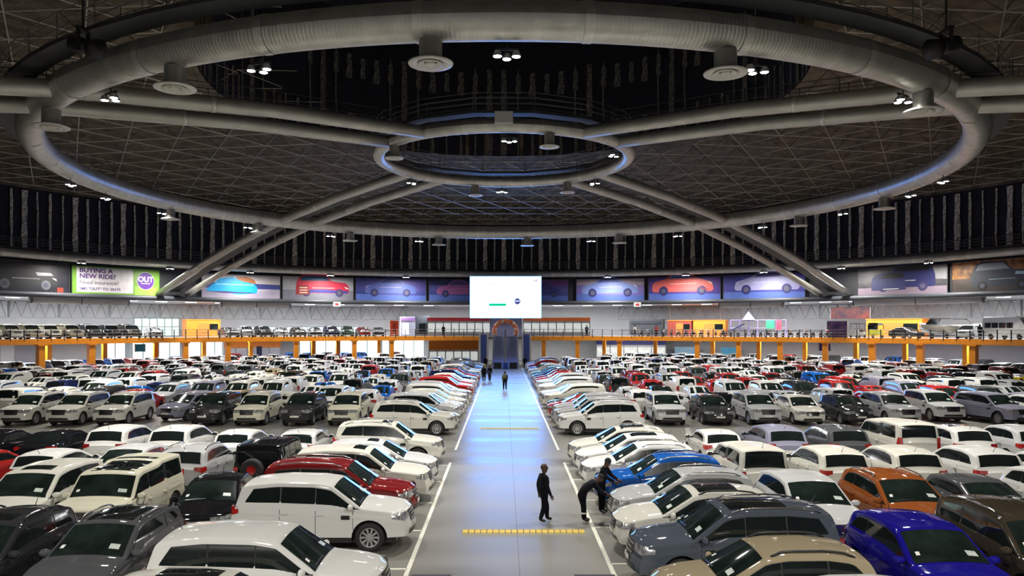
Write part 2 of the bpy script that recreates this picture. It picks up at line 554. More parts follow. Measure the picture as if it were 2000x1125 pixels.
# ================================================================== LAMPS, DIFFUSERS
def area_light(loc, power, size, parent=None, color=(1, 0.955, 0.87), spread=2.3):
    ld = bpy.data.lights.new('lamp_light', 'AREA')
    ld.shape = 'DISK'; ld.size = size; ld.energy = power; ld.color = color; ld.spread = spread
    o = bpy.data.objects.new('lamp_light', ld)
    COL.objects.link(o)
    o.location = loc
    if parent is not None:
        o.parent = parent
    return o
def hb_mesh():
    lens = MB().lathe([(0.001, -0.02), (0.13, -0.02), (0.15, 0.0)], 14).mesh('lamp_lens', M_lampw)
    hous = MB().lathe([(0.16, -0.01), (0.17, 0.06), (0.10, 0.2), (0.001, 0.22)], 14).mesh('lamp_housing', mat('lamp_aluminium', (0.4, 0.4, 0.42), rough=0.35, metal=0.7, var=0.05), True)
    return lens, hous
LENS, HOUS = hb_mesh()
def lamp_cluster(p, label, a, count=3, power=1.0, spread=2.3):
    root = empty('high_bay_lamp', p)
    tag(root, label, 'lamp', 'high-bay lamp clusters')
    MB().box((0, 0, 0.32), (0.9, 0.08, 0.08)).tube([(0, 0, 0.3), (0, 0, 0.54)], 0.03, 6).build('bracket', M_dark, root, rz=-a)
    offs = [(-0.34, 0.05), (0.34, 0.08), (0.0, -0.22)][:count]
    for ox, oy in offs:
        ca, sa = math.cos(-a), math.sin(-a)
        q = (ox * ca - oy * sa, ox * sa + oy * ca, 0.05)
        h = link('lamp_housing', HOUS, root, q)
        link('lamp_lens', LENS, h)
    area_light((0, 0, -0.05), LAMP_W * power, 0.8, root, spread=spread)
    return root
# px in the photograph -> angle on the ring
LAMPS = []
def lamps_on(R, Z, lst, nm, tube_r, power=1.0):
    for px, near, what in lst:
        a = circle_angle(px, R, near)
        p = polar(R - (0.25 if R < 50 else 1.9), a, Z - tube_r - (0.55 if R < 50 else 0.30))
        lamp_cluster(p, '%s lit lamp cluster under the %s, %s' % ('triple' if True else '', nm, what), a, 3, power, 2.3 if R < 50 else 3.1)
S1, S2 = 'insurance banner side', "standing man's side"
lamps_on(R_OUT, Z_OUT, [
    (500, True, 'near arc, banner side of centre'), (990, True, 'middle of its near arc'), (1485, True, 'near arc, far from the banner side'),
    (205, True, 'by the near arm joint, ' + S1), (1775, True, 'by the near arm joint, ' + S2),
    (130, False, 'first past the bend, ' + S1), (1850, False, 'first past the bend, ' + S2),
    (200, False, 'second past the bend, ' + S1), (1785, False, 'second past the bend, ' + S2),
    (312, False, 'third past the bend, ' + S1), (1650, False, 'third past the bend, ' + S2),
    (482, False, 'fourth past the bend, ' + S1), (1492, False, 'fourth past the bend, ' + S2),
    (645, False, 'far arc beside the arm, ' + S1), (1325, False, 'far arc beside the arm, ' + S2),
    (818, False, 'far arc near centre, ' + S1), (1155, False, 'far arc near centre, ' + S2)], 'large ring', 0.72)
lamps_on(R_IN, Z_IN, [(995, True, 'on its near side'), (800, False, 'far side, ' + S1), (980, False, 'middle of its far side'),
                      (1165, False, 'far side, ' + S2), (1205, True, 'near side at the arm joint')], 'small central ring', 0.46)
lamps_on(R_PER, Z_PER, [(143, False, 'above the dark car poster'), (320, False, 'above the insurance banner edge'), (480, False, 'above the blue covered car'),
                        (640, False, 'above the racing car poster'), (790, False, 'near the screen, ' + S1), (1190, False, 'near the screen, ' + S2),
                        (1345, False, 'above the red car poster'), (1500, False, 'above the violet car poster'),
                        (1655, False, 'beside the navy car poster'), (1830, False, 'above the navy car poster')], 'wall ring', 0.48, 0.95)
# lamps along the wall ring beside and behind the viewer (the same ring goes on round the hall)
for k in range(8):
    a = PI - 1.05 + 0.30 * k
    p = polar(R_PER, a, Z_PER - 1.0)
    if p.y < 12:
        lamp_cluster(p, 'lit lamp cluster under the wall ring, %s behind the viewpoint' % ORD[k + 1], a, 3, 3.4, 3.0)

# ---- air diffusers hanging from the rings
M_diff = mat('diffuser_metal', (0.33, 0.33, 0.31), rough=0.4, metal=0.3, var=0.06)
M_diffp = mat('diffuser_plate', (0.62, 0.61, 0.56), rough=0.4, var=0.04)
def diffuser(p, drop, label, sc=1.0):
    root = empty('air_diffuser', p)
    tag(root, label, 'air diffuser', 'round air diffusers under the ducts')
    MB().lathe([(0.42 * sc, 0), (0.42 * sc, drop)], 20).build('duct_neck', M_diff, root, True)
    MB().lathe([(0.40 * sc, -0.02), (0.62 * sc, -0.10), (0.80 * sc, -0.10), (0.82 * sc, -0.05), (0.5 * sc, 0.05), (0.42 * sc, 0.08)], 28).build('outer_ring', M_diffp, root, True)
    MB().lathe([(0.24 * sc, -0.02), (0.38 * sc, -0.12), (0.47 * sc, -0.12), (0.46 * sc, -0.07), (0.3 * sc, 0.02)], 24).build('middle_ring', M_diffp, root, True)
    MB().lathe([(0.001, -0.12), (0.16 * sc, -0.12), (0.2 * sc, -0.08), (0.12 * sc, 0.04), (0.001, 0.05)], 20).build('centre_cone', M_diffp, root, True)
def diffusers_on(R, Z, tr, lst, sc=1.0, ring='large ring'):
    for px, near, what in lst:
        a = circle_angle(px, R, near)
        diffuser(polar(R, a, Z - tr - 0.72), 0.76, 'round air diffuser under the %s, %s' % (ring, what), sc)
diffusers_on(R_OUT, Z_OUT, 0.72, [(841, True, 'near arc centre'), (342, True, 'near arc, banner side'), (1417, True, 'near arc, opposite banner'),
    (100, True, 'at the banner side bend'), (1803, True, 'at the opposite bend'), (332, False, 'far arc above the banner'),
    (505, False, 'far arc before the arm'), (684, False, 'far arc past the arm'), (1560, False, 'far arc opposite banner'), (1727, False, 'far arc by the bend'),
    (857, False, 'far arc near centre'), (1030, False, 'far arc above the screen'), (1210, False, 'far arc right of screen'.replace('right of', 'past the'))], 1.0)
diffusers_on(R_IN, Z_IN, 0.46, [(1073, True, 'near side'), (770, True, 'banner side joint'), (928, False, 'far side'), (1108, False, 'far side opposite banner')], 0.8, 'small central ring')
# ---- white cabinet on the central ring, projectors on the big ring
b = polar(R_IN, PI, Z_IN + 0.35)
o = MB().box((0, -0.60, 0), (1.15, 0.28, 0.72)).build('control_cabinet', M_white, None, loc=b)
tag(o, 'white rectangular cabinet fixed on the near side of the small central ring', 'cabinet')
for px, lab in ((172, 'black follow spotlight above the large ring on the insurance banner side'), (1838, "black follow spotlight above the large ring on the standing man's side")):
    y = 29.6
    root = empty('follow_spotlight', (x_at(px, y), y, z_at(95, y)))
    tag(root, lab, 'spotlight')
    MK = mat('matt_black_metal', (0.008, 0.008, 0.009), rough=0.6, var=0.2)
    sg = 1 if px < 900 else -1
    MB().tube([(-0.65 * sg, 0.1, 0.25), (0.15 * sg, -0.1, 0.0)], 0.30, 12).build('lamp_barrel', MK, root, True)
    MB().tube([(0.15 * sg, -0.1, 0.0), (0.55 * sg, -0.2, -0.12)], [0.34, 0.40], 12).build('lens_hood', MK, root, True)
    MB().box((-0.2 * sg, 0.36, 0.25), (0.12, 0.06, 0.9)).box((-0.2 * sg, -0.34, 0.25), (0.12, 0.06, 0.9)).box((-0.2 * sg, 0.0, 0.72), (0.2, 0.76, 0.08)).build('yoke', MK, root)
    MB().tube([(-0.2 * sg, 0, 0.7), (-0.2 * sg, 0, z_roof(20) - root.location.z - 0.1)], 0.04, 6).build('hanging_pole', MK, root)
# ================================================================== CARS
def paint_material():
    m = bpy.data.materials.new('car_paint')
    m.use_nodes = True
    nt = m.node_tree
    b = nt.nodes['Principled BSDF']
    oi = nt.nodes.new('ShaderNodeObjectInfo')
    n = nt.nodes.new('ShaderNodeTexNoise'); n.inputs['Scale'].default_value = 900
    mx = nt.nodes.new('ShaderNodeMix'); mx.data_type = 'RGBA'; mx.blend_type = 'MULTIPLY'
    mx.inputs[0].default_value = 0.10
    nt.links.new(oi.outputs['Color'], mx.inputs[6])
    nt.links.new(n.outputs['Fac'], mx.inputs[7])
    nt.links.new(mx.outputs[2], b.inputs['Base Color'])
    b.inputs['Roughness'].default_value = 0.42
    b.inputs['Specular IOR Level'].default_value = 0.0
    b.inputs['Coat Weight'].default_value = 0.75
    b.inputs['Coat Roughness'].default_value = 0.04
    return m
M_paint = paint_material()
M_glass = mat('tinted_car_glass', (0.008, 0.012, 0.012), rough=0.04, spec=0.8, var=0.2, vscale=0.7)
M_wscr = mat('windscreen_glass', (0.010, 0.017, 0.015), rough=0.05, spec=0.7, var=0.45, vscale=1.6)
M_trim = mat('black_car_trim', (0.012, 0.012, 0.013), rough=0.35, var=0.1)
M_rubber = mat('tyre_rubber', (0.012, 0.012, 0.012), rough=0.75, var=0.1, bump=0.2, bscale=60)
M_alloy = mat('alloy_rim', (0.55, 0.55, 0.56), rough=0.28, metal=0.8, var=0.05)
M_head = mat('headlamp_glass', (0.45, 0.46, 0.46), rough=0.12, metal=0.3, coat=1.0, color2=(0.16, 0.16, 0.17), vscale=9)
M_tail = mat('red_tail_lamp', (0.36, 0.012, 0.012), rough=0.15, coat=1.0, var=0.3, vscale=12)
M_chrome = mat('chrome', (0.70, 0.70, 0.70), rough=0.12, metal=1.0, var=0.03)
M_grille = mat('dark_grille', (0.02, 0.02, 0.022), rough=0.4, var=0.2, vscale=30)
M_sticker = mat('price_sticker', (0.62, 0.68, 0.64), rough=0.5, color2=(0.36, 0.42, 0.39), vscale=28)
M_disc = mat('licence_disc', (0.8, 0.8, 0.76), rough=0.5, var=0.1, vscale=30)
M_plate = mat('number_plate', (0.75, 0.74, 0.66), rough=0.45, color2=(0.45, 0.45, 0.42), vscale=22)

def lin(prof, x):
    px = np.array([p[0] for p in prof][::-1]); pz = np.array([p[1] for p in prof][::-1])
    return np.interp(x, px, pz)
def smooth_fn(prof, wdt):
    def f(x):
        x = np.asarray(x, float)
        k = np.linspace(-wdt, wdt, 9)
        return np.mean([lin(prof, x + d) for d in k], axis=0)
    return f

class Car:
    """Shape functions of one body type. x forward, y sideways, z up, ground at 0, middle of the wheelbase near 0."""
    def __init__(s, name, W, prof, belt, wf, wr, R, cowl, header, rg_top, rg_bot, wins, tum=0.30, sill=0.30, crown=0.05, noseb=0.16, tailb=0.07,
                 shoulder=0.03, corner=0.07, lamp_z=(0.72, 0.93), tail_z=(0.85, 1.12), win_end=None, grille=(0.66, 0.94), sm=0.05, nose_round=0.15, side_end=0.6, win_top=0.115):
        s.__dict__.update(locals())
        s.xn, s.xt = prof[0][0], prof[-1][0]
        s.T = smooth_fn(prof, sm)
        s.B = smooth_fn(belt, 0.1)
    def hw(s, x):
        x = np.asarray(x, float)
        dn = np.clip(s.xn - x, 0, None); dt = np.clip(x - s.xt, 0, None)
        p = 1 - s.nose_round * np.clip(1 - dn / 0.75, 0, 1) ** 2.4 - 0.11 * np.clip(1 - dt / 0.6, 0, 1) ** 2.4
        return s.W / 2 * p
    def yside(s, x, z):
        h = s.hw(x); b = s.B(x)
        z = np.asarray(z, float)
        lo = h * (1 - 0.045 * np.clip((0.62 - z) / 0.4, 0, 1) ** 1.6 - 0.02 * np.clip((z - 0.72) / 0.35, 0, 1))
        lo = lo + 0.016 * np.exp(-((z - (b - 0.15)) / 0.055) ** 2) - 0.014 * np.exp(-((z - 0.60) / 0.10) ** 2)
        up = h * 0.98 - s.shoulder - (z - b) * s.tum
        return np.where(z <= b, lo, np.minimum(lo, up))
    def sillz(s, x):
        x = np.asarray(x, float)
        z = np.full_like(x, s.sill)
        Ra = s.R + 0.075
        for xw in (s.wf, s.wr):
            d = np.abs(x - xw)
            arch = np.where(d < Ra, s.R + np.sqrt(np.clip(Ra * Ra - d * d, 0, None)), 0)
            z = np.maximum(z, arch)
        return z
    def dx(s, x, y, z):
        """bulge of nose and tail, added to x"""
        x = np.asarray(x, float)
        h = s.hw(x) + 1e-6
        sq = 1 - np.clip(np.abs(y) / h, 0, 1) ** 2
        bn = np.clip(1 - (s.xn - x) / 0.55, 0, 1) ** 1.4
        bt = np.clip(1 - (x - s.xt) / 0.45, 0, 1) ** 1.4
        fz = -0.10 * np.clip((z - 0.58) / 0.4, 0, 1) ** 1.5 - 0.07 * np.clip((0.42 - z) / 0.2, 0, 1)
        rz_ = 0.08 * np.clip((z - 0.62) / 0.4, 0, 1) + 0.06 * np.clip((0.45 - z) / 0.2, 0, 1)
        return bn * (s.noseb * sq + fz) + bt * (-s.tailb * sq + rz_)
    def top(s, x, sv):
        """point of the top surface at station x, sv in -1..1 of the flat top"""
        t = s.T(x)
        e = s.yside(x, t - s.crown - s.corner) - s.corner
        y = sv * e
        z = t - s.crown * np.abs(sv) ** 2
        return np.stack([x + s.dx(x, y, z), y, z], -1)
    def side(s, x, z, sg, off=0.0):
        y = s.yside(x, z) + off
        return np.stack([x + s.dx(x, y, z), sg * y, z + 0 * x], -1)
    def front(s, y, z, off=0.0):
        y = np.asarray(y, float); z = np.asarray(z, float)
        x = np.full_like(y + z, s.xn)
        y = y + 0 * z
        return np.stack([x + s.dx(x, y, z) + off, y, z + 0 * y], -1)
    def rear(s, y, z, off=0.0):
        y = np.asarray(y, float); z = np.asarray(z, float)
        x = np.full_like(y + z, s.xt)
        y = y + 0 * z
        return np.stack([x + s.dx(x, y, z) - off, y, z + 0 * y], -1)
    def stations(s, hi):
        xs = [s.xn, s.xt]
        xs += list(np.linspace(s.xt, s.xn, 34 if hi else 12))
        xs += [p[0] for p in s.prof]
        if hi:
            xs += [s.xn - d for d in (0.03, 0.08, 0.15)] + [s.xt + d for d in (0.03, 0.08, 0.15)]
        for p in s.prof[2:-1]:
            if hi: xs += [p[0] - s.sm, p[0] + s.sm]
        Ra = s.R + 0.075
        for xw in (s.wf, s.wr):
            xs += [xw + Ra * math.cos(t) * 0.9999 for t in np.linspace(0, PI, 13 if hi else 7)]
        xs = sorted(x for x in xs if s.xt <= x <= s.xn)
        out = [xs[0]]
        for x in xs[1:]:
            if x - out[-1] > (0.012 if hi else 0.05): out.append(x)
        out[-1] = s.xn
        return np.array(out)
    def body(s, hi=True):
        xs = s.stations(hi)
        n1, n2, n3, n4 = (9, 3, 3, 5) if hi else (2, 1, 1, 2)
        t = s.T(xs); zs = np.minimum(s.sillz(xs), t - s.crown - s.corner - 0.03); b = s.B(xs)
        ze = t - s.crown - s.corner
        zb_ = np.minimum(b, ze - 0.01)
        cols = []
        for k in range(n1 + 1):
            z = zs + (zb_ - zs) * k / n1
            cols.append((s.yside(xs, z), z))
        for k in range(1, n2 + 1):
            z = zb_ + (ze - zb_) * k / n2
            cols.append((s.yside(xs, z), z))
        y0 = s.yside(xs, ze)
        for k in range(1, n3 + 1):
            a = PI / 2 * k / n3
            cols.append((y0 - s.corner * (1 - math.cos(a)), ze + s.corner * math.sin(a)))
        nside = len(cols)
        yt = y0 - s.corner
        for k in range(1, n4 + 1):
            sv = 1 - k / n4
            cols.append((yt * sv, t - s.crown * sv ** 2))
        Y = np.stack([c[0] for c in cols]); Z = np.stack([c[1] for c in cols])
        half = [np.stack([xs + s.dx(xs, Y[k], Z[k]), Y[k], Z[k]], -1) for k in range(len(cols))]
        rows = [h * np.array([1, -1, 1]) for h in half] + half[::-1][1:]
        P = np.stack(rows)             # ring index, station
        mb = MB()
        mb.grid([list(map(tuple, r)) for r in P], flip=True)
        # close nose and tail
        for idx, fn in ((-1, s.front), (0, s.rear)):
            m = 7 if hi else 3
            G = []
            for k in range(nside):
                yy = np.linspace(-1, 1, m) * Y[k, idx]
                G.append([tuple(p) for p in fn(yy, np.full(m, Z[k, idx]))])
            tp = [tuple(P[nside + j, idx]) for j in range(0)]
            # top row of the end: use the crown line
            yy = np.linspace(-1, 1, m)
            zz = t[idx] - s.crown * yy ** 2
            G.append([tuple(p) for p in fn(yy * yt[idx], zz)])
            mb.grid(G, flip=(idx == 0))
        return mb
    def underbody(s):
        mb = MB()
        L = s.xn - s.xt
        c = (s.xn + s.xt) / 2
        mb.box((c, 0, 0.44), (L - 0.5, s.W - 0.62, 0.48))
        x0, x1 = s.wr + s.R + 0.08, s.wf - s.R - 0.08
        mb.box(((x0 + x1) / 2, 0, 0.33), (x1 - x0, s.W - 0.16, 0.16))
        return mb
    def win_range(s, x):
        b = s.B(x) + 0.035
        t = s.T(x) - s.crown - s.win_top
        if s.win_end is not None:
            xe, sl = s.win_end
            t = np.minimum(t, b + np.clip(x - xe, 0, None) * sl)
        return b, np.maximum(t, b)
    def side_win(s, xa, xb, sg, off, nx=8, nz=3, grow=0.0):
        xs = np.linspace(xa, xb, nx)
        b, t = s.win_range(xs)
        b = b - grow; t = t + grow
        G = []
        for k in range(nz):
            z = b + (t - b) * k / (nz - 1)
            G.append([tuple(p) for p in s.side(xs, z, sg, off)])
        return MB().grid(G, flip=(sg < 0))
    def top_patch(s, xa, xb, sa, sb, off, nx=8, ny=7, taper=0.0):
        xs = np.linspace(xa, xb, nx)
        G = []
        for i, x in enumerate(xs):
            sv = np.linspace(sa, sb, ny) * (1 - taper * (1 - i / (nx - 1)))
            xx = np.full(ny, x)
            p = s.top(xx, sv)
            d = (s.T(x + 0.03) - s.T(x - 0.03)) / 0.06
            n = np.array([-d, 0, 1]) / math.sqrt(1 + d * d)
            G.append([tuple(q) for q in p + n * off])
        return MB().grid(G)
    def wrap_patch(s, end, y0, xw, z0, z1, sg, off=0.012, n=5, zin=0.0):
        """lamp patch from y0 on the end face round the corner xw metres along the flank"""
        fn = s.front if end == 'front' else s.rear
        xe = s.xn if end == 'front' else s.xt
        dr = -1 if end == 'front' else 1
        G = []
        nz = 3
        for k in range(nz):
            f = k / (nz - 1)
            row = []
            h = float(s.yside(np.array(xe), np.array((z0 + z1) / 2)))
            for i in range(n):
                y = y0 + (h - y0) * i / (n - 1)
                zz = z0 + zin * (1 - i / (n - 1)) + (z1 - z0 - zin * (1 - i / (n - 1))) * f
                p = fn(np.array(y), np.array(zz), off)
                row.append((float(p[0]), sg * float(p[1] + off * i / (n - 1)), float(p[2])))
            for i in range(1, n):
                x = xe + dr * xw * i / (n - 1)
                lift = 0.06 * i / (n - 1)
                zz = z0 + lift + (z1 - z0 - lift) * f
                p = s.side(np.array(x), np.array(zz), sg, off)
                row.append(tuple(float(q) for q in p))
            G.append(row)
        return MB().grid(G, flip=(sg < 0) != (end == 'rear'))
    def end_patch(s, end, y0, y1, z0, z1, off=0.012, n=7, nz=3, slant=0.0):
        fn = s.front if end == 'front' else s.rear
        G = []
        for k in range(nz):
            f = k / (nz - 1)
            z = z0 + (z1 - z0) * f
            yy = np.linspace(y0, y1, n) * (1 + slant * (f - 0.5))
            G.append([tuple(p) for p in fn(yy, np.full(n, z), off)])
        return MB().grid(G, flip=(end == 'rear'))

CARS = {}
def defcar(name, W, prof, belt, wf, wr, R, cowl, header, rg_top, rg_bot, wins, xs=0.95, **k):
    q = lambda L: [(x * xs, z) for x, z in L]
    if k.get('win_end'):
        k['win_end'] = (k['win_end'][0] * xs, k['win_end'][1])
    a = (name, W, q(prof), q(belt), wf * xs, wr * xs, R, cowl * xs, header * xs, rg_top * xs, rg_bot * xs, [(u * xs, v * xs) for u, v in wins])
    c = Car(*a, **k)
    CARS[c.name] = c
    return c
defcar('suv', 1.90, [(2.42, 0.98), (2.30, 1.07), (1.70, 1.15), (1.20, 1.20), (0.38, 1.76), (-0.1, 1.83), (-1.1, 1.85), (-1.85, 1.79), (-2.10, 1.75), (-2.30, 1.25), (-2.42, 1.05)],
       [(2.42, 0.94), (1.2, 1.10), (0.0, 1.12), (-2.0, 1.20), (-2.42, 1.16)], 1.46, -1.42, 0.39, 1.18, 0.44, -2.09, -2.27,
       [(1.2, -0.02), (-0.05, -0.98), (-1.02, -2.0)], sill=0.40, lamp_z=(0.82, 1.02), tail_z=(0.98, 1.20), win_end=(-2.02, 1.6), grille=(0.72, 1.02), tum=0.22)
defcar('crossover', 1.83, [(2.22, 0.86), (2.08, 0.96), (1.55, 1.06), (1.12, 1.11), (0.22, 1.60), (-0.2, 1.66), (-1.0, 1.67), (-1.6, 1.60), (-1.82, 1.55), (-2.08, 1.14), (-2.20, 0.98)],
       [(2.22, 0.86), (1.1, 1.00), (0.0, 1.03), (-1.8, 1.12), (-2.2, 1.08)], 1.30, -1.32, 0.345, 1.10, 0.27, -1.80, -2.05,
       [(1.12, -0.05), (-0.08, -0.96), (-1.0, -1.75)], sill=0.32, lamp_z=(0.70, 0.88), tail_z=(0.86, 1.06), win_end=(-1.78, 1.1), grille=(0.62, 0.86), tum=0.27)
defcar('hatchback', 1.74, [(1.98, 0.78), (1.85, 0.87), (1.40, 0.96), (1.05, 1.00), (0.10, 1.42), (-0.3, 1.47), (-1.0, 1.46), (-1.55, 1.38), (-1.82, 1.02), (-1.95, 0.88)],
       [(1.98, 0.80), (1.0, 0.90), (0.0, 0.93), (-1.6, 1.00), (-1.95, 0.96)], 1.18, -1.26, 0.31, 1.03, 0.15, -1.53, -1.79,
       [(1.02, -0.10), (-0.13, -0.95), (-0.99, -1.45)], sill=0.26, lamp_z=(0.64, 0.82), tail_z=(0.78, 0.98), win_end=(-1.5, 1.3), grille=(0.52, 0.72), tum=0.30)
defcar('sedan', 1.80, [(2.30, 0.74), (2.15, 0.84), (1.55, 0.93), (1.15, 0.97), (0.20, 1.40), (-0.2, 1.44), (-0.9, 1.43), (-1.1, 1.40), (-1.75, 1.06), (-2.2, 1.02), (-2.32, 0.90)],
       [(2.3, 0.76), (1.1, 0.88), (0.0, 0.91), (-1.8, 0.98), (-2.3, 0.94)], 1.40, -1.36, 0.32, 1.13, 0.25, -1.08, -1.72,
       [(1.12, 0.0), (-0.03, -0.95), (-0.98, -1.5)], sill=0.25, lamp_z=(0.62, 0.78), tail_z=(0.78, 0.96), win_end=(-1.55, 1.0), grille=(0.50, 0.70), tum=0.36)
defcar('boxy_suv', 1.94, [(2.40, 1.06), (2.34, 1.13), (1.75, 1.20), (1.32, 1.22), (0.78, 1.80), (0.5, 1.86), (-0.55, 1.88), (-0.75, 1.95), (-1.9, 1.94), (-2.26, 1.90), (-2.38, 1.24), (-2.42, 1.10)],
       [(2.4, 1.04), (1.3, 1.12), (0.0, 1.12), (-2.42, 1.14)], 1.47, -1.42, 0.39, 1.30, 0.82, -2.25, -2.36,
       [(1.36, 0.30), (0.22, -0.75), (-0.95, -2.12)], sill=0.40, lamp_z=(0.82, 1.06), tail_z=(0.80, 1.35), win_end=(-2.14, 6.0), grille=(0.76, 1.04), tum=0.13, noseb=0.08, nose_round=0.08, corner=0.05)
defcar('jeep', 1.84, [(2.02, 1.06), (1.95, 1.14), (1.20, 1.20), (0.85, 1.22), (0.56, 1.72), (0.35, 1.82), (-0.6, 1.84), (-1.9, 1.82), (-2.00, 1.78), (-2.04, 1.12), (-2.06, 1.05)],
       [(2.0, 1.0), (0.8, 1.14), (-2.06, 1.14)], 1.32, -1.30, 0.40, 0.84, 0.58, -1.99, -2.035,
       [(0.72, -0.15), (-0.2, -0.95), (-1.05, -1.9)], sill=0.50, lamp_z=(0.82, 1.04), tail_z=(0.86, 1.06), win_end=(-1.95, 9.0), grille=(0.72, 1.05), tum=0.10, noseb=0.03, nose_round=0.22, corner=0.045, tailb=0.02, crown=0.03)
defcar('canopy_pickup', 1.82, [(2.55, 0.92), (2.42, 1.02), (1.85, 1.10), (1.45, 1.14), (0.72, 1.66), (0.4, 1.72), (-0.35, 1.72), (-0.55, 1.78), (-1.6, 1.80), (-2.30, 1.78), (-2.42, 1.12), (-2.55, 1.02)],
       [(2.55, 0.92), (1.4, 1.04), (0.0, 1.06), (-2.55, 1.08)], 1.60, -1.50, 0.36, 1.43, 0.76, -2.29, -2.42,
       [(1.40, 0.42), (0.34, -0.42), (-0.75, -2.2)], sill=0.36, lamp_z=(0.76, 0.96), tail_z=(0.72, 1.06), win_end=(-2.25, 3.0), grille=(0.66, 0.92), tum=0.16, xs=0.90)
defcar('panel_van', 1.80, [(2.15, 0.95), (2.05, 1.05), (1.75, 1.15), (1.45, 1.22), (0.75, 1.80), (0.3, 1.90), (-1.2, 1.92), (-2.05, 1.90), (-2.16, 1.25), (-2.20, 1.05)],
       [(2.15, 0.95), (1.4, 1.10), (-2.2, 1.15)], 1.42, -1.35, 0.33, 1.42, 0.80, -2.05, -2.15,
       [(1.40, 0.35), (0.27, -0.7)], sill=0.28, lamp_z=(0.80, 1.0), tail_z=(0.85, 1.25), win_end=(-0.75, 9), grille=(0.6, 0.8), tum=0.12, corner=0.1)

# wheels -----------------------------------------------------------
def wheel_meshes(R, spokes):
    w = 0.115
    r0 = R * 0.66
    ty = MB().lathe([(r0, -w * 0.85), (R * 0.80, -w), (R * 0.94, -w * 0.92), (R, -w * 0.6), (R, w * 0.6), (R * 0.94, w * 0.92), (R * 0.80, w), (r0, w * 0.85)], 28, axis='y').mesh('tyre', M_rubber, True)
    rim = MB()
    rim.lathe([(r0 * 1.0, 0.09), (r0 * 0.90, 0.085), (r0 * 0.86, 0.02), (r0 * 0.86, -0.08)], 28, axis='y')
    rim.lathe([(0.001, 0.075), (r0 * 0.20, 0.075), (r0 * 0.24, 0.045)], 14, axis='y')
    for k in range(spokes):
        a = 2 * PI * k / spokes
        ca, sa = math.cos(a), math.sin(a)
        wi, wo = 0.020, 0.030
        def P(r, t, y):
            return (r * ca - t * sa, y, r * sa + t * ca)
        rim.add([P(r0 * 0.18, -wi, 0.07), P(r0 * 0.18, wi, 0.07), P(r0 * 0.9, wo, 0.08), P(r0 * 0.9, -wo, 0.08),
                 P(r0 * 0.18, -wi, 0.04), P(r0 * 0.18, wi, 0.04), P(r0 * 0.9, wo, 0.045), P(r0 * 0.9, -wo, 0.045)],
                [(0, 1, 2, 3), (0, 3, 7, 4), (1, 5, 6, 2)])
    disc = MB().lathe([(0.001, 0.0), (r0 * 0.88, 0.0)], 20, axis='y').mesh('wheel_backing', M_trim)
    return ty, rim.mesh('rim', M_alloy), disc
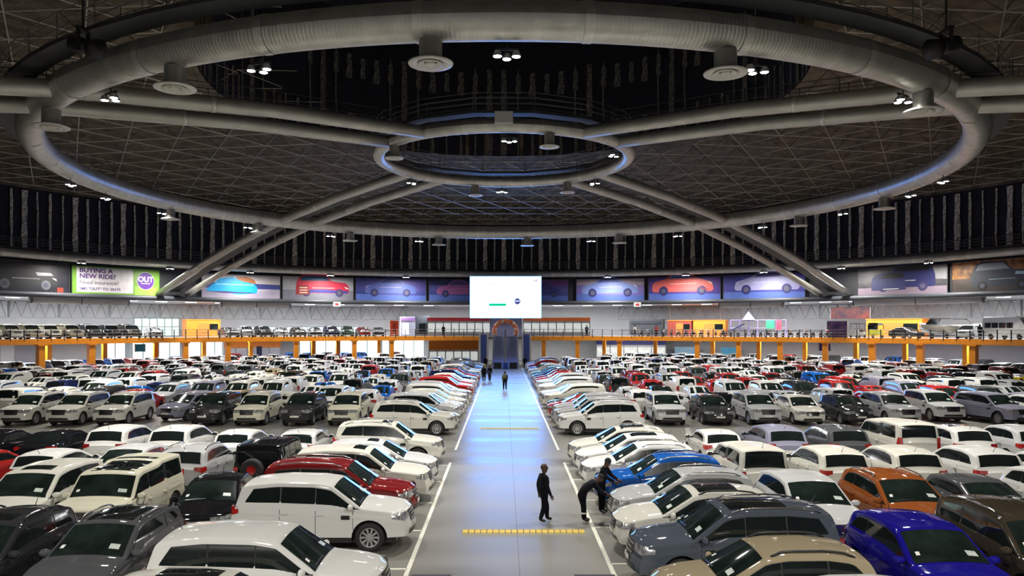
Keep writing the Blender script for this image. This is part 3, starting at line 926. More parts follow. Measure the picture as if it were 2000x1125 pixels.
# part sets ---------------------------------------------------------
SETS = {}
def make_set(kind, hi):
    """list of (name, mesh, location, rz, parent index, colour flag)"""
    key = (kind, hi)
    if key in SETS:
        return SETS[key]
    c = CARS[kind]
    L = []
    def part(name, mesh, loc=(0, 0, 0), rz=0.0, par=None, paint=False, opt=None):
        L.append((name, mesh, loc, rz, par, paint, opt))
        return len(L) - 1
    part('body', c.body(hi).mesh('body', M_paint, True), paint=True)
    part('underbody', c.underbody().mesh('underbody', M_trim))
    part('windscreen', c.top_patch(c.header, c.cowl, -0.97, 0.97, 0.008, 8 if hi else 4, 7 if hi else 3).mesh('windscreen', M_wscr, True))
    part('rear_window', c.top_patch(c.rg_bot, c.rg_top, -0.92, 0.92, 0.008, 7 if hi else 3, 7 if hi else 3).mesh('rear_window', M_glass, True))
    xa, xb = c.wins[0][0], c.wins[-1][1]
    for sg in (1, -1):
        if hi:
            part('window_trim', c.side_win(xa + 0.03, xb - 0.03, sg, 0.004, 24, 3, grow=0.012).mesh('window_trim', M_trim, True))
            for (a, b) in c.wins:
                part('side_window', c.side_win(a, b, sg, 0.009, 9, 3).mesh('side_window', M_glass, True))
        else:
            part('side_window', c.side_win(xa, xb, sg, 0.009, 9, 2).mesh('side_window', M_glass, True))
    yl = c.hw(c.xn) * 0.52
    if kind == 'jeep':
        for sg in (1, -1):
            part('headlight', MB().lathe([(0.001, 0.05), (0.08, 0.045), (0.10, 0.02), (0.10, -0.03)], 16, c=(c.xn - 0.02, sg * 0.47, 0.93), axis='x').mesh('headlight', M_head, True))
    else:
        for sg in (1, -1):
            part('headlight', c.wrap_patch('front', yl, 0.30, c.lamp_z[0], c.lamp_z[1], sg, zin=0.03).mesh('headlight', M_head, True))
    tz = c.tail_z
    for sg in (1, -1):
        part('tail_lamp', c.wrap_patch('rear', float(c.hw(c.xt)) * (0.66 if kind in ('suv', 'crossover', 'hatchback', 'sedan') else 0.82), 0.24 if kind not in ('boxy_suv', 'jeep', 'canopy_pickup', 'panel_van') else 0.12, tz[0], tz[1], sg, zin=0.09 if kind in ('suv', 'crossover', 'hatchback', 'sedan') else 0.0).mesh('tail_lamp', M_tail, True))
    gi = part('grille', c.end_patch('front', -yl * 0.96, yl * 0.96, c.grille[0], c.grille[1], 0.010, slant=0.12).mesh('grille', M_grille, True))
    ty, rim, disc = wheel_meshes(c.R, {'suv': 10, 'crossover': 5, 'hatchback': 7, 'sedan': 8}.get(kind, 6))
    for xw in (c.wf, c.wr):
        for sg in (1, -1):
            wi = part('wheel', ty, (xw, sg * (c.W / 2 - 0.135), c.R), 0 if sg > 0 else PI)
            if hi:
                part('rim', rim, par=wi)
                part('wheel_backing', disc, par=wi)
            else:
                part('rim', rim, par=wi)
    if hi:
        for k in range(3):
            z = c.grille[0] + (c.grille[1] - c.grille[0]) * (0.2 + 0.3 * k)
            part('grille_bar', c.end_patch('front', -yl * 0.9, yl * 0.9, z - 0.012, z + 0.012, 0.022, nz=2).mesh('grille_bar', M_chrome, True), par=gi)
        part('lower_intake', c.end_patch('front', -c.W * 0.30, c.W * 0.30, c.sill + 0.02, c.sill + 0.14, 0.010, slant=-0.1).mesh('lower_intake', M_trim, True))
        part('number_plate', c.end_patch('front', -0.26, 0.26, c.sill + 0.17, c.sill + 0.28, 0.028, 3, 2).mesh('number_plate', M_plate))
        part('number_plate', c.end_patch('rear', -0.26, 0.26, tz[0] - 0.16, tz[0] - 0.05, 0.018, 3, 2).mesh('number_plate', M_plate))
        part('rear_bumper_strip', c.end_patch('rear', -c.W * 0.38, c.W * 0.38, c.sill + 0.02, c.sill + 0.14, 0.010).mesh('rear_bumper_strip', M_trim, True))
        xm = c.cowl - 0.22
        zm = float(c.B(np.array(xm))) + 0.07
        for sg in (1, -1):
            ym = float(c.yside(np.array(xm), np.array(zm)))
            mi_ = part('wing_mirror', MB().sphere((0, 0, 0), (0.075, 0.13, 0.085), 12, 8).mesh('wing_mirror', M_paint, True), (xm, sg * (ym + 0.13), zm + 0.02), paint=True)
            part('mirror_glass', MB().sphere((-0.05, 0, 0), (0.032, 0.112, 0.070), 10, 6).mesh('mirror_glass', M_glass, True), par=mi_)
            part('mirror_arm', MB().box((0, -sg * 0.11, -0.05), (0.06, 0.12, 0.04)).mesh('mirror_arm', M_trim), par=mi_)
            if kind == 'suv':
                pb = c.side(np.array(c.wf - 0.62), np.array(0.93), sg, 0.012)
                part('fender_badge', MB().box((0, 0, 0), (0.22, 0.02, 0.10)).mesh('fender_badge', M_trim), tuple(float(q) for q in pb))
            # doors: seams and handles
            mb = MB()
            for xs_ in (c.wins[0][0] - 0.18, c.wins[1][0] + 0.03, c.wins[1][1] - 0.02):
                zz = np.linspace(max(c.sill + 0.08, float(c.sillz(np.array([xs_]))[0]) + 0.02), float(c.B(np.array(xs_))) - 0.02, 6)
                A_ = c.side(np.full(6, xs_ - 0.006), zz, sg, 0.003); B_ = c.side(np.full(6, xs_ + 0.006), zz, sg, 0.003)
                mb.grid([list(map(tuple, A_)), list(map(tuple, B_))])
            part('door_gaps', mb.mesh('door_gaps', M_trim))
            for xs_ in (c.wins[1][0] + 0.13, c.wins[1][1] + 0.10):
                zh = float(c.B(np.array(xs_))) - 0.13
                p = c.side(np.array(xs_), np.array(zh), sg, 0.02)
                part('door_handle', MB().box((0, 0, 0), (0.19, 0.035, 0.035)).mesh('door_handle', M_paint), tuple(float(q) for q in p), paint=True)
            # roof rail
            xr0, xr1 = c.header - 0.15, c.rg_top + 0.25
            xs_ = np.linspace(xr0, xr1, 9)
            pt = c.top(xs_, np.full(9, 1.0 * sg))
            pts = [(float(q[0]), float(q[1]), float(q[2]) + (0.055 if 0 < i < 8 else 0.0)) for i, q in enumerate(pt)]
            part('roof_rail', MB().tube(pts, 0.022, 6).mesh('roof_rail', M_chrome, True), opt='rail')
            part('roof_rail', MB().tube(pts, 0.024, 6).mesh('roof_rail', M_trim, True), opt='darkrail')
        L_r = c.header - c.rg_top
        part('sunroof', c.top_patch(c.header - 0.62, c.header - 0.22, -0.62, 0.62, 0.006, 4, 5).mesh('sunroof', M_glass, True), opt='sunroof')
        part('glass_roof', c.top_patch(c.header - L_r * 0.62, c.header - 0.2, -0.78, 0.78, 0.006, 8, 7).mesh('glass_roof', M_glass, True), opt='glassroof')
        xc = c.header + (c.cowl - c.header) * 0.80
        dxs = (c.cowl - c.header) * 0.16
        part('price_sticker', c.top_patch(xc - dxs, xc, 0.52, 0.80, 0.014, 2, 3).mesh('price_sticker', M_sticker))
        part('licence_disc', c.top_patch(xc - dxs * 0.9, xc - dxs * 0.2, -0.84, -0.73, 0.014, 2, 3).mesh('licence_disc', M_disc))
        xa_ = c.rg_top + 0.22
        za_ = float(c.T(np.array(xa_)))
        part('antenna', MB().tube([(xa_, 0, za_ - 0.02), (xa_ - 0.16, 0, za_ + 0.20)], [0.012, 0.004], 5).mesh('antenna', M_trim))
        part('wiper', c.top_patch(c.cowl - 0.06, c.cowl - 0.035, -0.75, -0.05, 0.02, 2, 3).add(*[[], []]).mesh('wiper', M_trim))
        if kind == 'jeep':
            ty2 = MB().lathe([(0.001, 0.10), (0.24, 0.10), (0.26, 0.12), (0.36, 0.11), (0.385, 0.06), (0.385, -0.08), (0.3, -0.12)], 24, axis='x').mesh('spare_wheel', M_rubber, True)
            si = part('spare_wheel', ty2, (c.xt - 0.13, 0.12, 1.0), PI)
            part('brake_light_cover', MB().lathe([(0.001, 0.115), (0.15, 0.115), (0.16, 0.10)], 16, axis='x').mesh('brake_light_cover', M_tail), par=si)
    else:
        pass
    SETS[key] = L
    return L

COLOURS = {
    'white': (0.66, 0.66, 0.645), 'pearl white': (0.63, 0.62, 0.56), 'cream': (0.62, 0.60, 0.48), 'silver': (0.40, 0.41, 0.42), 'pale silver': (0.55, 0.56, 0.57),
    'grey': (0.075, 0.078, 0.085), 'blue-grey': (0.07, 0.085, 0.11), 'charcoal': (0.03, 0.031, 0.034), 'black': (0.008, 0.008, 0.010),
    'navy': (0.01, 0.015, 0.06), 'red': (0.34, 0.018, 0.018), 'dark red': (0.17, 0.012, 0.014), 'blue': (0.008, 0.085, 0.36),
    'royal blue': (0.010, 0.008, 0.24), 'tan': (0.33, 0.275, 0.18), 'bronze': (0.27, 0.075, 0.018), 'brown': (0.045, 0.036, 0.024),
    'yellow': (0.75, 0.50, 0.02), 'orange': (0.7, 0.2, 0.02), 'lilac grey': (0.24, 0.24, 0.32), 'sky blue': (0.15, 0.32, 0.55), 'green': (0.03, 0.10, 0.05)}
KNAME = {'suv': ('sport_utility_car', 'SUV', 'car'), 'crossover': ('crossover_car', 'crossover', 'car'), 'hatchback': ('hatchback_car', 'hatchback', 'car'),
         'sedan': ('sedan_car', 'sedan', 'car'), 'boxy_suv': ('boxy_off_roader', 'boxy SUV', 'car'), 'jeep': ('open_frame_off_roader', 'squared off-roader', 'car'),
         'canopy_pickup': ('canopy_pickup', 'pickup with canopy', 'pickup'), 'panel_van': ('panel_van', 'panel van', 'van')}
NCAR = [0, 0]
def car(kind, colour, x, y, heading, label, group, hi=True, opts=(), z=0.0, scale=1.0, skip=()):
    """heading: direction the nose points, radians from +x"""
    c = CARS[kind]
    root = empty(KNAME[kind][0], (x, y, z), heading)
    if scale != 1.0:
        root.scale = (scale, scale, scale)
    tag(root, label, KNAME[kind][2], group)
    objs = []
    col = COLOURS[colour] if isinstance(colour, str) else colour
    for (name, mesh, loc, rz, par, paint, opt) in make_set(kind, hi):
        if (opt and opt not in opts) or name in skip:
            objs.append(None); continue
        p = root if par is None else objs[par]
        o = link(name, mesh, p, loc if par is None else None, rz)
        if paint:
            o.color = (*col, 1)
        objs.append(o)
    NCAR[0 if hi else 1] += 1
    return root
# ------------------------------------------------------------------ car placement
DOWN, UP, RIGHT, LEFT = -PI / 2, PI / 2, 0.0, PI      # towards the viewer, away, towards +x, towards -x
G_AB = 'cars nosing onto the aisle, banner side'; G_AM = "cars nosing onto the aisle, man's side"
def aisle_left(kind, colour, y, label, opts=(), hi=True, dx=0.0, skip=(), rz=0.0):
    c = CARS[kind]
    return car(kind, colour, -2.62 - (c.xn + c.noseb * 0.7) + dx, y, RIGHT + rz, label, G_AB, hi, opts, skip=skip)
def aisle_right(kind, colour, y, label, opts=(), hi=True, dx=0.0, skip=(), rz=0.0):
    c = CARS[kind]
    return car(kind, colour, 2.95 + (c.xn + c.noseb * 0.7) + dx, y, LEFT + rz, label, G_AM, hi, opts, skip=skip)
aisle_left('crossover', 'pearl white', 12.9, 'off-white crossover with a black glass roof, frontmost in its column by the aisle', ('glassroof',), dx=-0.1)
aisle_left('suv', 'white', 15.5, 'white SUV without roof rails, clear windscreen, beside an empty bay by the aisle', dx=0.28)
aisle_left('suv', 'white', 20.8, 'white SUV showing its whole flank, black fender badge and multi-spoke wheel', dx=0.14)
aisle_left('suv', 'dark red', 23.4, 'dark red SUV with pale roof rails nosing onto the aisle', ('rail',), dx=-0.05)
aisle_left('suv', 'pearl white', 26.1, 'white SUV with dark sunroof directly behind the dark red SUV', ('sunroof',), dx=0.15)
aisle_left('crossover', 'pale silver', 28.9, 'pale silver crossover with sunroof, second behind the dark red SUV', ('sunroof',), dx=0.1)
aisle_left('suv', 'pearl white', 33.2, 'white SUV with sunroof, last before the cross lane on the banner side', ('sunroof', 'rail'), dx=0.0)
aisle_right('crossover', 'white', 12.5, "white crossover at the very front by the aisle on the standing man's side", dx=0.25)
aisle_right('crossover', 'tan', 15.0, 'tan beige crossover with dark roof rails and a price sticker', ('darkrail',), dx=-0.05)
aisle_right('suv', 'blue-grey', 17.7, 'blue-grey SUV with black panoramic roof and chrome rails', ('glassroof', 'rail'), dx=-0.05)
aisle_right('crossover', 'pearl white', 20.3, 'off-white crossover with black panoramic roof beside the bending man', ('glassroof', 'darkrail'), dx=-0.05)
aisle_right('crossover', 'silver', 22.8, 'silver-beige crossover whose bonnet the bending man leans over', ('rail',), dx=0.24)
aisle_right('crossover', 'blue', 25.5, 'bright blue crossover behind the man in the dark cap', ('rail',), dx=0.1)
aisle_right('crossover', 'white', 28.1, 'white crossover directly behind the bright blue crossover', ('rail',), dx=-0.1)
aisle_right('crossover', 'white', 30.5, 'white crossover with black glass roof, second behind the bright blue crossover', ('glassroof',), dx=-0.1)
aisle_right('crossover', 'pearl white', 32.9, "white crossover with black glass roof, last before the cross lane on the man's side", ('glassroof', 'rail'), dx=-0.15)
AL = ['pearl white', 'white', 'pale silver', 'white', 'pearl white', 'white', 'silver', 'white', 'red', 'white', 'red', 'white', 'navy', 'white', 'red', 'navy', 'white',
      'sky blue', 'pale silver', 'white', 'charcoal', 'sky blue', 'white', 'silver', 'yellow']
AR = ['white', 'silver', 'silver', 'red', 'grey', 'pearl white', 'silver', 'white', 'pale silver', 'white', 'silver', 'white', 'red', 'dark red', 'navy', 'sky blue', 'sky blue',
      'pale silver', 'silver', 'white', 'charcoal', 'grey', 'red', 'white', 'silver']
rnd = random.Random(11)
for i in range(25):
    y = 42.3 + 2.65 * i
    for lst, fn, side in ((AL, aisle_left, 'banner side'), (AR, aisle_right, "man's side")):
        kd = 'suv' if i == 0 else rnd.choice(['crossover', 'hatchback', 'crossover', 'sedan', 'suv'])
        lab = '%s %s nosing onto the aisle, %s past the cross lane, %s' % (lst[i], KNAME[kd][1], ORD[i + 1], side)
        o = fn(kd, lst[i], y, lab, ('rail',) if i == 0 else (), hi=i < 3, dx=rnd.uniform(-0.12, 0.12), skip=() if i < 8 else ('rim', 'grille'))
# ---- rows facing towards or away from the viewer, near the camera
def rowcar(kind, colour, x, y, h, label, opts=(), rz=0.0, group='cars in the front block'):
    return car(kind, colour, x, y, h + rz, label, group, True, opts)
rowcar('crossover', 'grey', -8.75, 17.0, DOWN, 'dark grey SUV with panoramic roof and a square price board in its windscreen', ('glassroof', 'rail'))
rowcar('crossover', 'charcoal', -11.3, 16.9, DOWN, 'charcoal SUV with roof bars at the front corner, banner side', ('sunroof', 'darkrail'))
rowcar('sedan', 'black', -8.55, 22.7, DOWN, 'glossy black car facing forward between the cream and white SUVs', ('sunroof',), rz=0.12)
rowcar('boxy_suv', 'cream', -11.1, 22.2, DOWN, 'cream boxy SUV with a stepped dark glass roof and sunroof', ('sunroof', 'glassroof'))
rowcar('suv', 'pearl white', -13.5, 22.2, DOWN, 'white SUV with sunroof beside the cream boxy SUV', ('sunroof',))
rowcar('jeep', 'black', -8.5, 28.2, UP, 'black squared off-roader with a spare wheel on its tailgate', ())
rowcar('crossover', 'silver', -11.2, 28.3, UP, 'silver crossover with roof rails showing its tail beside the black off-roader', ('rail',))
rowcar('hatchback', 'pale silver', -13.9, 28.2, DOWN, 'pale silver hatchback facing forward behind the cream boxy SUV')
rowcar('hatchback', 'white', -16.4, 28.2, UP, 'white hatchback showing its rear window, three along from the black off-roader')
rowcar('hatchback', 'red', -19.0, 28.0, UP, 'red hatchback at the edge of view behind the white SUVs')
for x, k, c_, l in ((-8.7, 'hatchback', 'pale silver', 'pale silver hatchback showing its tail behind the black off-roader'),
                    (-11.4, 'hatchback', 'white', 'white hatchback showing its tail, second from the aisle just before the cross lane, banner side'),
                    (-14.0, 'crossover', 'white', 'white crossover with sunroof showing its tail just before the cross lane'),
                    (-16.6, 'crossover', 'white', 'white crossover with dark side glass showing its tail, fourth from aisle before the cross lane'),
                    (-19.4, 'sedan', 'black', 'black low sedan parked just before the cross lane beside a white crossover'),
                    (-22.0, 'sedan', 'black', 'black low sedan at the edge of view just before the cross lane')):
    rowcar(k, c_, x, 33.6, UP, l, ('sunroof',) if x == -14.0 else ())
for x, k, c_, l, op in ((-9.6, 'suv', 'cream', 'cream SUV facing the cross lane beside the red-tailed white SUV', ()), (-12.35, 'suv', 'charcoal', 'charcoal SUV facing the cross lane between two cream SUVs', ()),
                    (-15.2, 'suv', 'cream', 'cream SUV facing the cross lane between two charcoal SUVs', ('rail',)), (-17.8, 'suv', 'charcoal', 'charcoal SUV facing the cross lane at the end of the open gap', ()),
                    (-20.4, 'crossover', 'lilac grey', 'lilac grey crossover set back beside the white SUVs at the cross lane', ()), (-23.5, 'suv', 'pearl white', 'white SUV with flared arches facing the cross lane, next to the lilac grey crossover', ('rail',)),
                    (-26.3, 'suv', 'pearl white', 'white SUV facing the cross lane, middle of three alike', ('rail',)), (-29.1, 'suv', 'pearl white', 'white SUV facing the cross lane, outermost of three alike', ('rail',))):
    rowcar(k, c_, x, 47.4 + (2.0 if c_ == 'lilac grey' else 0), DOWN, l, op, rz=-0.25 if c_ == 'lilac grey' else 0.0)
# man's side
rowcar('crossover', 'royal blue', 9.1, 16.5, DOWN, 'vivid royal blue crossover with white windscreen stickers')
rowcar('suv', 'brown', 11.55, 16.9, DOWN, 'dark brown SUV with pale roof rails beside the royal blue crossover', ('rail',))
rowcar('crossover', 'white', 9.3, 11.3, DOWN, 'white crossover roof at the bottom edge in front of the royal blue crossover')
rowcar('crossover', 'pale silver', 8.6, 21.6, DOWN, 'pale silver crossover with black headlamps facing forward beside the bronze one', ())
rowcar('crossover', 'bronze', 11.3, 21.9, DOWN, 'bronze orange crossover with roof rails', ('rail',))
rowcar('hatchback', 'grey', 13.9, 22.2, DOWN, 'dark grey car facing forward behind the dark brown SUV', ())
rowcar('crossover', 'white', 16.5, 22.2, DOWN, 'white crossover at the edge of view beside the dark grey car', ())
for x, k, c_, l in ((8.75, 'canopy_pickup', 'pearl white', 'white pickup with a windowed canopy showing its tail'), (11.6, 'crossover', 'pearl white', 'off-white crossover showing its tail beside the canopy pickup'),
                    (14.1, 'crossover', 'pearl white', 'off-white crossover showing its tail, two along from the canopy pickup'), (16.8, 'crossover', 'white', 'white crossover showing its tail, three along from the canopy pickup'),
                    (19.5, 'hatchback', 'white', 'white hatchback at the edge of view in the canopy pickup row')):
    rowcar(k, c_, x, 27.7, UP, l)
for x, k, c_, l, op in ((9.2, 'hatchback', 'white', 'white hatchback with slanted red tail lamps behind the canopy pickup', ()), (11.8, 'crossover', 'lilac grey', 'lilac grey crossover showing its tail just before the cross lane', ()),
                    (14.4, 'crossover', 'grey', 'dark grey crossover showing its tail just before the cross lane', ()), (17.1, 'boxy_suv', 'pearl white', 'white upright wagon with tall red tail lamps', ()),
                    (19.6, 'crossover', 'white', 'white crossover with a black glass roof beside the upright wagon', ('glassroof',)), (22.2, 'crossover', 'pale silver', 'pale silver crossover at the edge of view just before the cross lane', ())):
    rowcar(k, c_, x, 33.6, UP, l, op)
for i, (x, k, c_) in enumerate(((10.0, 'suv', 'pale silver'), (12.9, 'crossover', 'charcoal'), (15.7, 'suv', 'silver'), (18.4, 'crossover', 'pearl white'), (21.3, 'crossover', 'charcoal'),
                    (24.0, 'suv', 'silver'), (27.6, 'suv', 'pale silver'), (30.4, 'suv', 'lilac grey'), (33.4, 'crossover', 'white'))):
    rowcar(k, c_, x, 47.6 + (1.6 if i == 6 else 0), DOWN, '%s %s facing the cross lane, %s from aisle, man\'s side' % (c_, KNAME[k][1], ORD[i + 1]), (), rz=0.22 if i == 7 else 0.0)
# ---- far block of rows
FARC = ['white'] * 9 + ['pearl white'] * 4 + ['silver'] * 3 + ['pale silver'] * 2 + ['grey', 'charcoal', 'charcoal', 'black', 'navy', 'red', 'dark red', 'red', 'blue', 'tan', 'lilac grey', 'brown']
ROWS = [52.9, 57.8, 62.8, 67.9, 73.2, 78.6, 84.0, 89.4, 94.8, 100.2, 105.6, 111.0]
SP = 2.66
stuff_cars = []
for ri, y in enumerate(ROWS):
    for sgn, side in ((-1, 'banner side'), (1, "man's side")):
        n = 0
        for i in range(24):
            x = sgn * (9.3 + SP * i) + rnd.uniform(-0.15, 0.15)
            if abs(x) > 0.675 * y + 1.5 or math.hypot(x, y - DC) > 59.5:
                break
            if ri == 0 and (abs(x + 20.4) < 2.4 or abs(x - 27.6) < 1.8):
                continue
            n += 1
            kd = rnd.choice(['crossover', 'hatchback', 'crossover', 'suv', 'sedan', 'hatchback', 'suv', 'canopy_pickup', 'panel_van'] if ri < 9 else ['crossover', 'suv', 'hatchback', 'suv'])
            cc = rnd.choice(FARC)
            if kd == 'canopy_pickup' and ri % 2: kd = 'hatchback'
            if ri in (2, 3) and sgn > 0 and i in (1, 3, 4): cc = 'red'
            if ri == 3 and sgn > 0 and i in (14, 15): cc = 'yellow'
            if ri == 2 and sgn > 0 and i == 2: kd, cc = 'panel_van', 'white'
            h = UP if (ri % 2 == 0) else DOWN
            if rnd.random() < 0.12: h = -h
            yy = y + rnd.uniform(-0.05, 0.05)
            rzz = rnd.uniform(-0.04, 0.04)
            if ri < 7:
                lab = '%s %s facing %s, %s from aisle, %s row past first cross-lane row, %s' % (cc, KNAME[kd][1], 'away' if h > 0 else 'forward', ORD[n], ORD[ri + 1], side)
                if len(lab.split()) > 16:
                    lab = '%s %s, %s from aisle, %s row past first cross-lane row, %s' % (cc, KNAME[kd][1], ORD[n], ORD[ri + 1], side)
                car(kd, cc, x, yy, h + rzz, lab, 'cars in the rows past the cross lane', False, (), skip=('rim', 'grille', 'underbody') if ri > 1 else ('rim',))
            else:
                stuff_cars.append((kd, cc, x, yy, h + rzz, 0.0))
# ---- cars under the gallery, part of the distant mass
for k in range(60):
    a = -1.15 + 2.3 * k / 59
    if abs(a) < 0.23: continue
    for rr in (66.4, 73.1):
        if rnd.random() < 0.22: continue
        p = polar(rr + rnd.uniform(-0.4, 0.4), a)
        stuff_cars.append((rnd.choice(['crossover', 'suv', 'suv', 'panel_van', 'canopy_pickup']), rnd.choice(['white', 'white', 'pearl white', 'pale silver', 'silver', 'charcoal', 'blue', 'red']), p.x, p.y, math.atan2(DC - p.y, -p.x) + (PI if rnd.random() < 0.3 else 0), 0.0))
def mesh_arrays(me):
    v = np.empty(len(me.vertices) * 3); me.vertices.foreach_get('co', v)
    return v.reshape(-1, 3), [tuple(p.vertices) for p in me.polygons]
LOW = {}
MATIX = {'windscreen': 0, 'rear_window': 0, 'side_window': 0, 'headlight': 1, 'tail_lamp': 2, 'wheel': 3, 'underbody': 3, 'grille': 3}
cols = sorted({s[1] for s in stuff_cars})
smats = [M_glass, M_head, M_tail, M_trim]
CIX = {}
for c_ in cols:
    CIX[c_] = len(smats)
    smats.append(mat('distant_paint_' + c_.replace(' ', '_'), COLOURS[c_], rough=0.32, coat=0.8, var=0.02))
VV = []; FF = []; MM = []; off = 0
for (kd, cc, x, y, h, z) in stuff_cars:
    if kd not in LOW:
        LOW[kd] = [(nm, *mesh_arrays(me), loc) for (nm, me, loc, rz, par, paint, opt) in make_set(kd, False) if nm in MATIX or nm == 'body']
    ca, sa = math.cos(h), math.sin(h)
    Rm = np.array([[ca, sa, 0], [-sa, ca, 0], [0, 0, 1]])
    for nm, v, f, loc in LOW[kd]:
        if nm == 'wheel': continue
        VV.append((v + np.array(loc)) @ Rm + np.array([x, y, z]))
        FF.extend([tuple(i + off for i in q) for q in f])
        MM.extend([CIX[cc] if nm == 'body' else MATIX[nm]] * len(f))
        off += len(v)
me = bpy.data.meshes.new('distant_parked_cars')
me.from_pydata(np.concatenate(VV).tolist(), [], FF)
for m_ in smats: me.materials.append(m_)
me.polygons.foreach_set('material_index', MM)
me.polygons.foreach_set('use_smooth', [True] * len(FF))
me.update()
o = link('distant_parked_cars', me)
tag(o, 'mass of distant parked cars filling the far end of the hall and under the gallery', 'cars', kind='stuff')
print('cars', NCAR, len(stuff_cars))
# ================================================================== PEOPLE
M_skin = mat('brown_skin', (0.075, 0.032, 0.02), rough=0.5, var=0.08, vscale=20)
M_cloth = mat('black_work_clothes', (0.008, 0.009, 0.013), rough=0.9, var=0.3, vscale=12, bump=0.3, bscale=30, spec=0.08)
M_trous = mat('black_trousers', (0.006, 0.006, 0.009), rough=0.9, var=0.3, vscale=12, bump=0.3, bscale=30, spec=0.08)
M_shoe = mat('black_shoe_leather', (0.006, 0.006, 0.007), rough=0.4, var=0.2)
M_refl = mat('reflective_band', (0.62, 0.62, 0.56), rough=0.4, var=0.1)
M_olive = mat('olive_jacket', (0.05, 0.06, 0.03), rough=0.85, var=0.2, vscale=10)
M_denim = mat('dark_denim', (0.02, 0.025, 0.05), rough=0.85, var=0.2, vscale=10)
def person(name, label, loc, rz, J, cloth=None, trousers=None, fingers=True, hair=None, bands=False, group=None, height=1.0, sub=2):
    """J: joint name -> (position, radius). Local frame: x forward, y to the person's left, z up."""
    root = empty(name, loc, rz)
    root.scale = (height, height, height)
    tag(root, label, 'person', group)
    E = [('pelvis', 'waist', 2), ('waist', 'chest', 1), ('chest', 'neck', 1), ('neck', 'jaw', 0), ('jaw', 'crown', 0)]
    for s in 'LR':
        E += [('chest', 'sh' + s, 1), ('sh' + s, 'el' + s, 1), ('el' + s, 'wr' + s, 1), ('wr' + s, 'pa' + s, 0),
              ('pelvis', 'hip' + s, 2), ('hip' + s, 'kn' + s, 2), ('kn' + s, 'an' + s, 2), ('an' + s, 'to' + s, 3)]
    names = list(J)
    ix = {n: i for i, n in enumerate(names)}
    me = bpy.data.meshes.new('skeleton')
    me.from_pydata([J[n][0] for n in names], [(ix[a], ix[b]) for a, b, _ in E], [])
    ob = bpy.data.objects.new('skeleton', me)
    COL.objects.link(ob)
    md = ob.modifiers.new('skin', 'SKIN')
    sv = me.skin_vertices[0].data
    for n in names:
        r = J[n][1]
        r = r if isinstance(r, tuple) else (r, r)
        k_ = 1.0 if n[:2] in ('pa', 'to') else (1.18 if n in ('jaw', 'crown', 'neck') else 1.32)
        sv[ix[n]].radius = (r[0] * k_, r[1] * k_)
        sv[ix[n]].use_root = (n == 'pelvis')
    md.use_smooth_shade = True
    md.branch_smoothing = 0.3
    s2 = ob.modifiers.new('sub', 'SUBSURF'); s2.levels = sub; s2.render_levels = sub
    dg = bpy.context.evaluated_depsgraph_get()
    out = bpy.data.meshes.new_from_object(ob.evaluated_get(dg))
    bpy.data.objects.remove(ob); bpy.data.meshes.remove(me)
    vs = [tuple(v.co) for v in out.vertices]; fs = [tuple(p.vertices) for p in out.polygons]
    cen = np.array([np.mean([vs[i] for i in f], axis=0) for f in fs])
    segs = [(np.array(J[a][0], float), np.array(J[b][0], float), m) for a, b, m in E]
    D = []
    for a, b, m in segs:
        ab = b - a
        t = np.clip(((cen - a) @ ab) / max(ab @ ab, 1e-9), 0, 1)
        D.append(np.linalg.norm(cen - (a + t[:, None] * ab), axis=1))
    mi = np.array([s[2] for s in segs])[np.argmin(np.array(D), axis=0)]
    bpy.data.meshes.remove(out)
    mb = MB()
    mb.v = vs; mb.f = fs; mb.m = [int(q) for q in mi]
    for s, sg in (('L', 1), ('R', -1)):
        w_ = Vector(J['wr' + s][0]); p_ = Vector(J['pa' + s][0])
        d = (p_ - w_).normalized()
        fwd = Vector((1, 0, 0)) - d * d.x
        if fwd.length < 0.2: fwd = Vector((0, 0, 1)) - d * d.z
        fwd.normalize()
        curl = d.cross(fwd).normalized() * (-sg)
        if fingers:
            for k, ln in enumerate((0.075, 0.085, 0.078, 0.060)):
                b0 = p_ + fwd * (0.030 - 0.021 * k) - d * 0.01
                b1 = b0 + d * ln * 0.5 + curl * 0.008
                b2 = b1 + d * ln * 0.38 + curl * 0.022
                b3 = b2 + d * ln * 0.22 + curl * 0.028
                mb.tube([b0, b1, b2, b3], [0.0105, 0.0095, 0.0085, 0.006], 6)
            t0 = w_.lerp(p_, 0.45) + fwd * 0.025
            mb.tube([t0, t0 + d * 0.03 + fwd * 0.025, t0 + d * 0.065 + fwd * 0.03 + curl * 0.01], [0.013, 0.011, 0.008], 6)
    cl = cloth or M_cloth; tr = trousers or M_trous
    mb.build('body', [M_skin, cl, tr, M_shoe], root, True)
    hc = (Vector(J['jaw'][0]) + Vector(J['crown'][0])) / 2
    up = (Vector(J['crown'][0]) - Vector(J['jaw'][0])).normalized()
    look = Vector((1, 0, 0)); look = (look - up * look.dot(up)).normalized(); lf = up.cross(look)
    nb = hc + look * 0.098
    MB().tube([nb + up * 0.03, nb + look * 0.022 - up * 0.015, nb - up * 0.025], [0.008, 0.016, 0.008], 6).build('nose', M_skin, root, True)
    for sg in (-1, 1):
        MB().sphere(tuple(hc + look * 0.088 + lf * (0.034 * sg) + up * 0.028), 0.011, 8, 6).build('eye', mat('eye_white', (0.6, 0.58, 0.55), rough=0.2, var=0.02), root, True)
        MB().sphere(tuple(hc + lf * (0.092 * sg) - up * 0.0), (0.022, 0.012, 0.032), 8, 6).build('ear', M_skin, root, True)
    MB().box(tuple(hc + look * 0.098 - up * 0.052), (0.012, 0.045, 0.012)).build('mouth', mat('lip_skin', (0.10, 0.03, 0.025), rough=0.5, var=0.1), root)
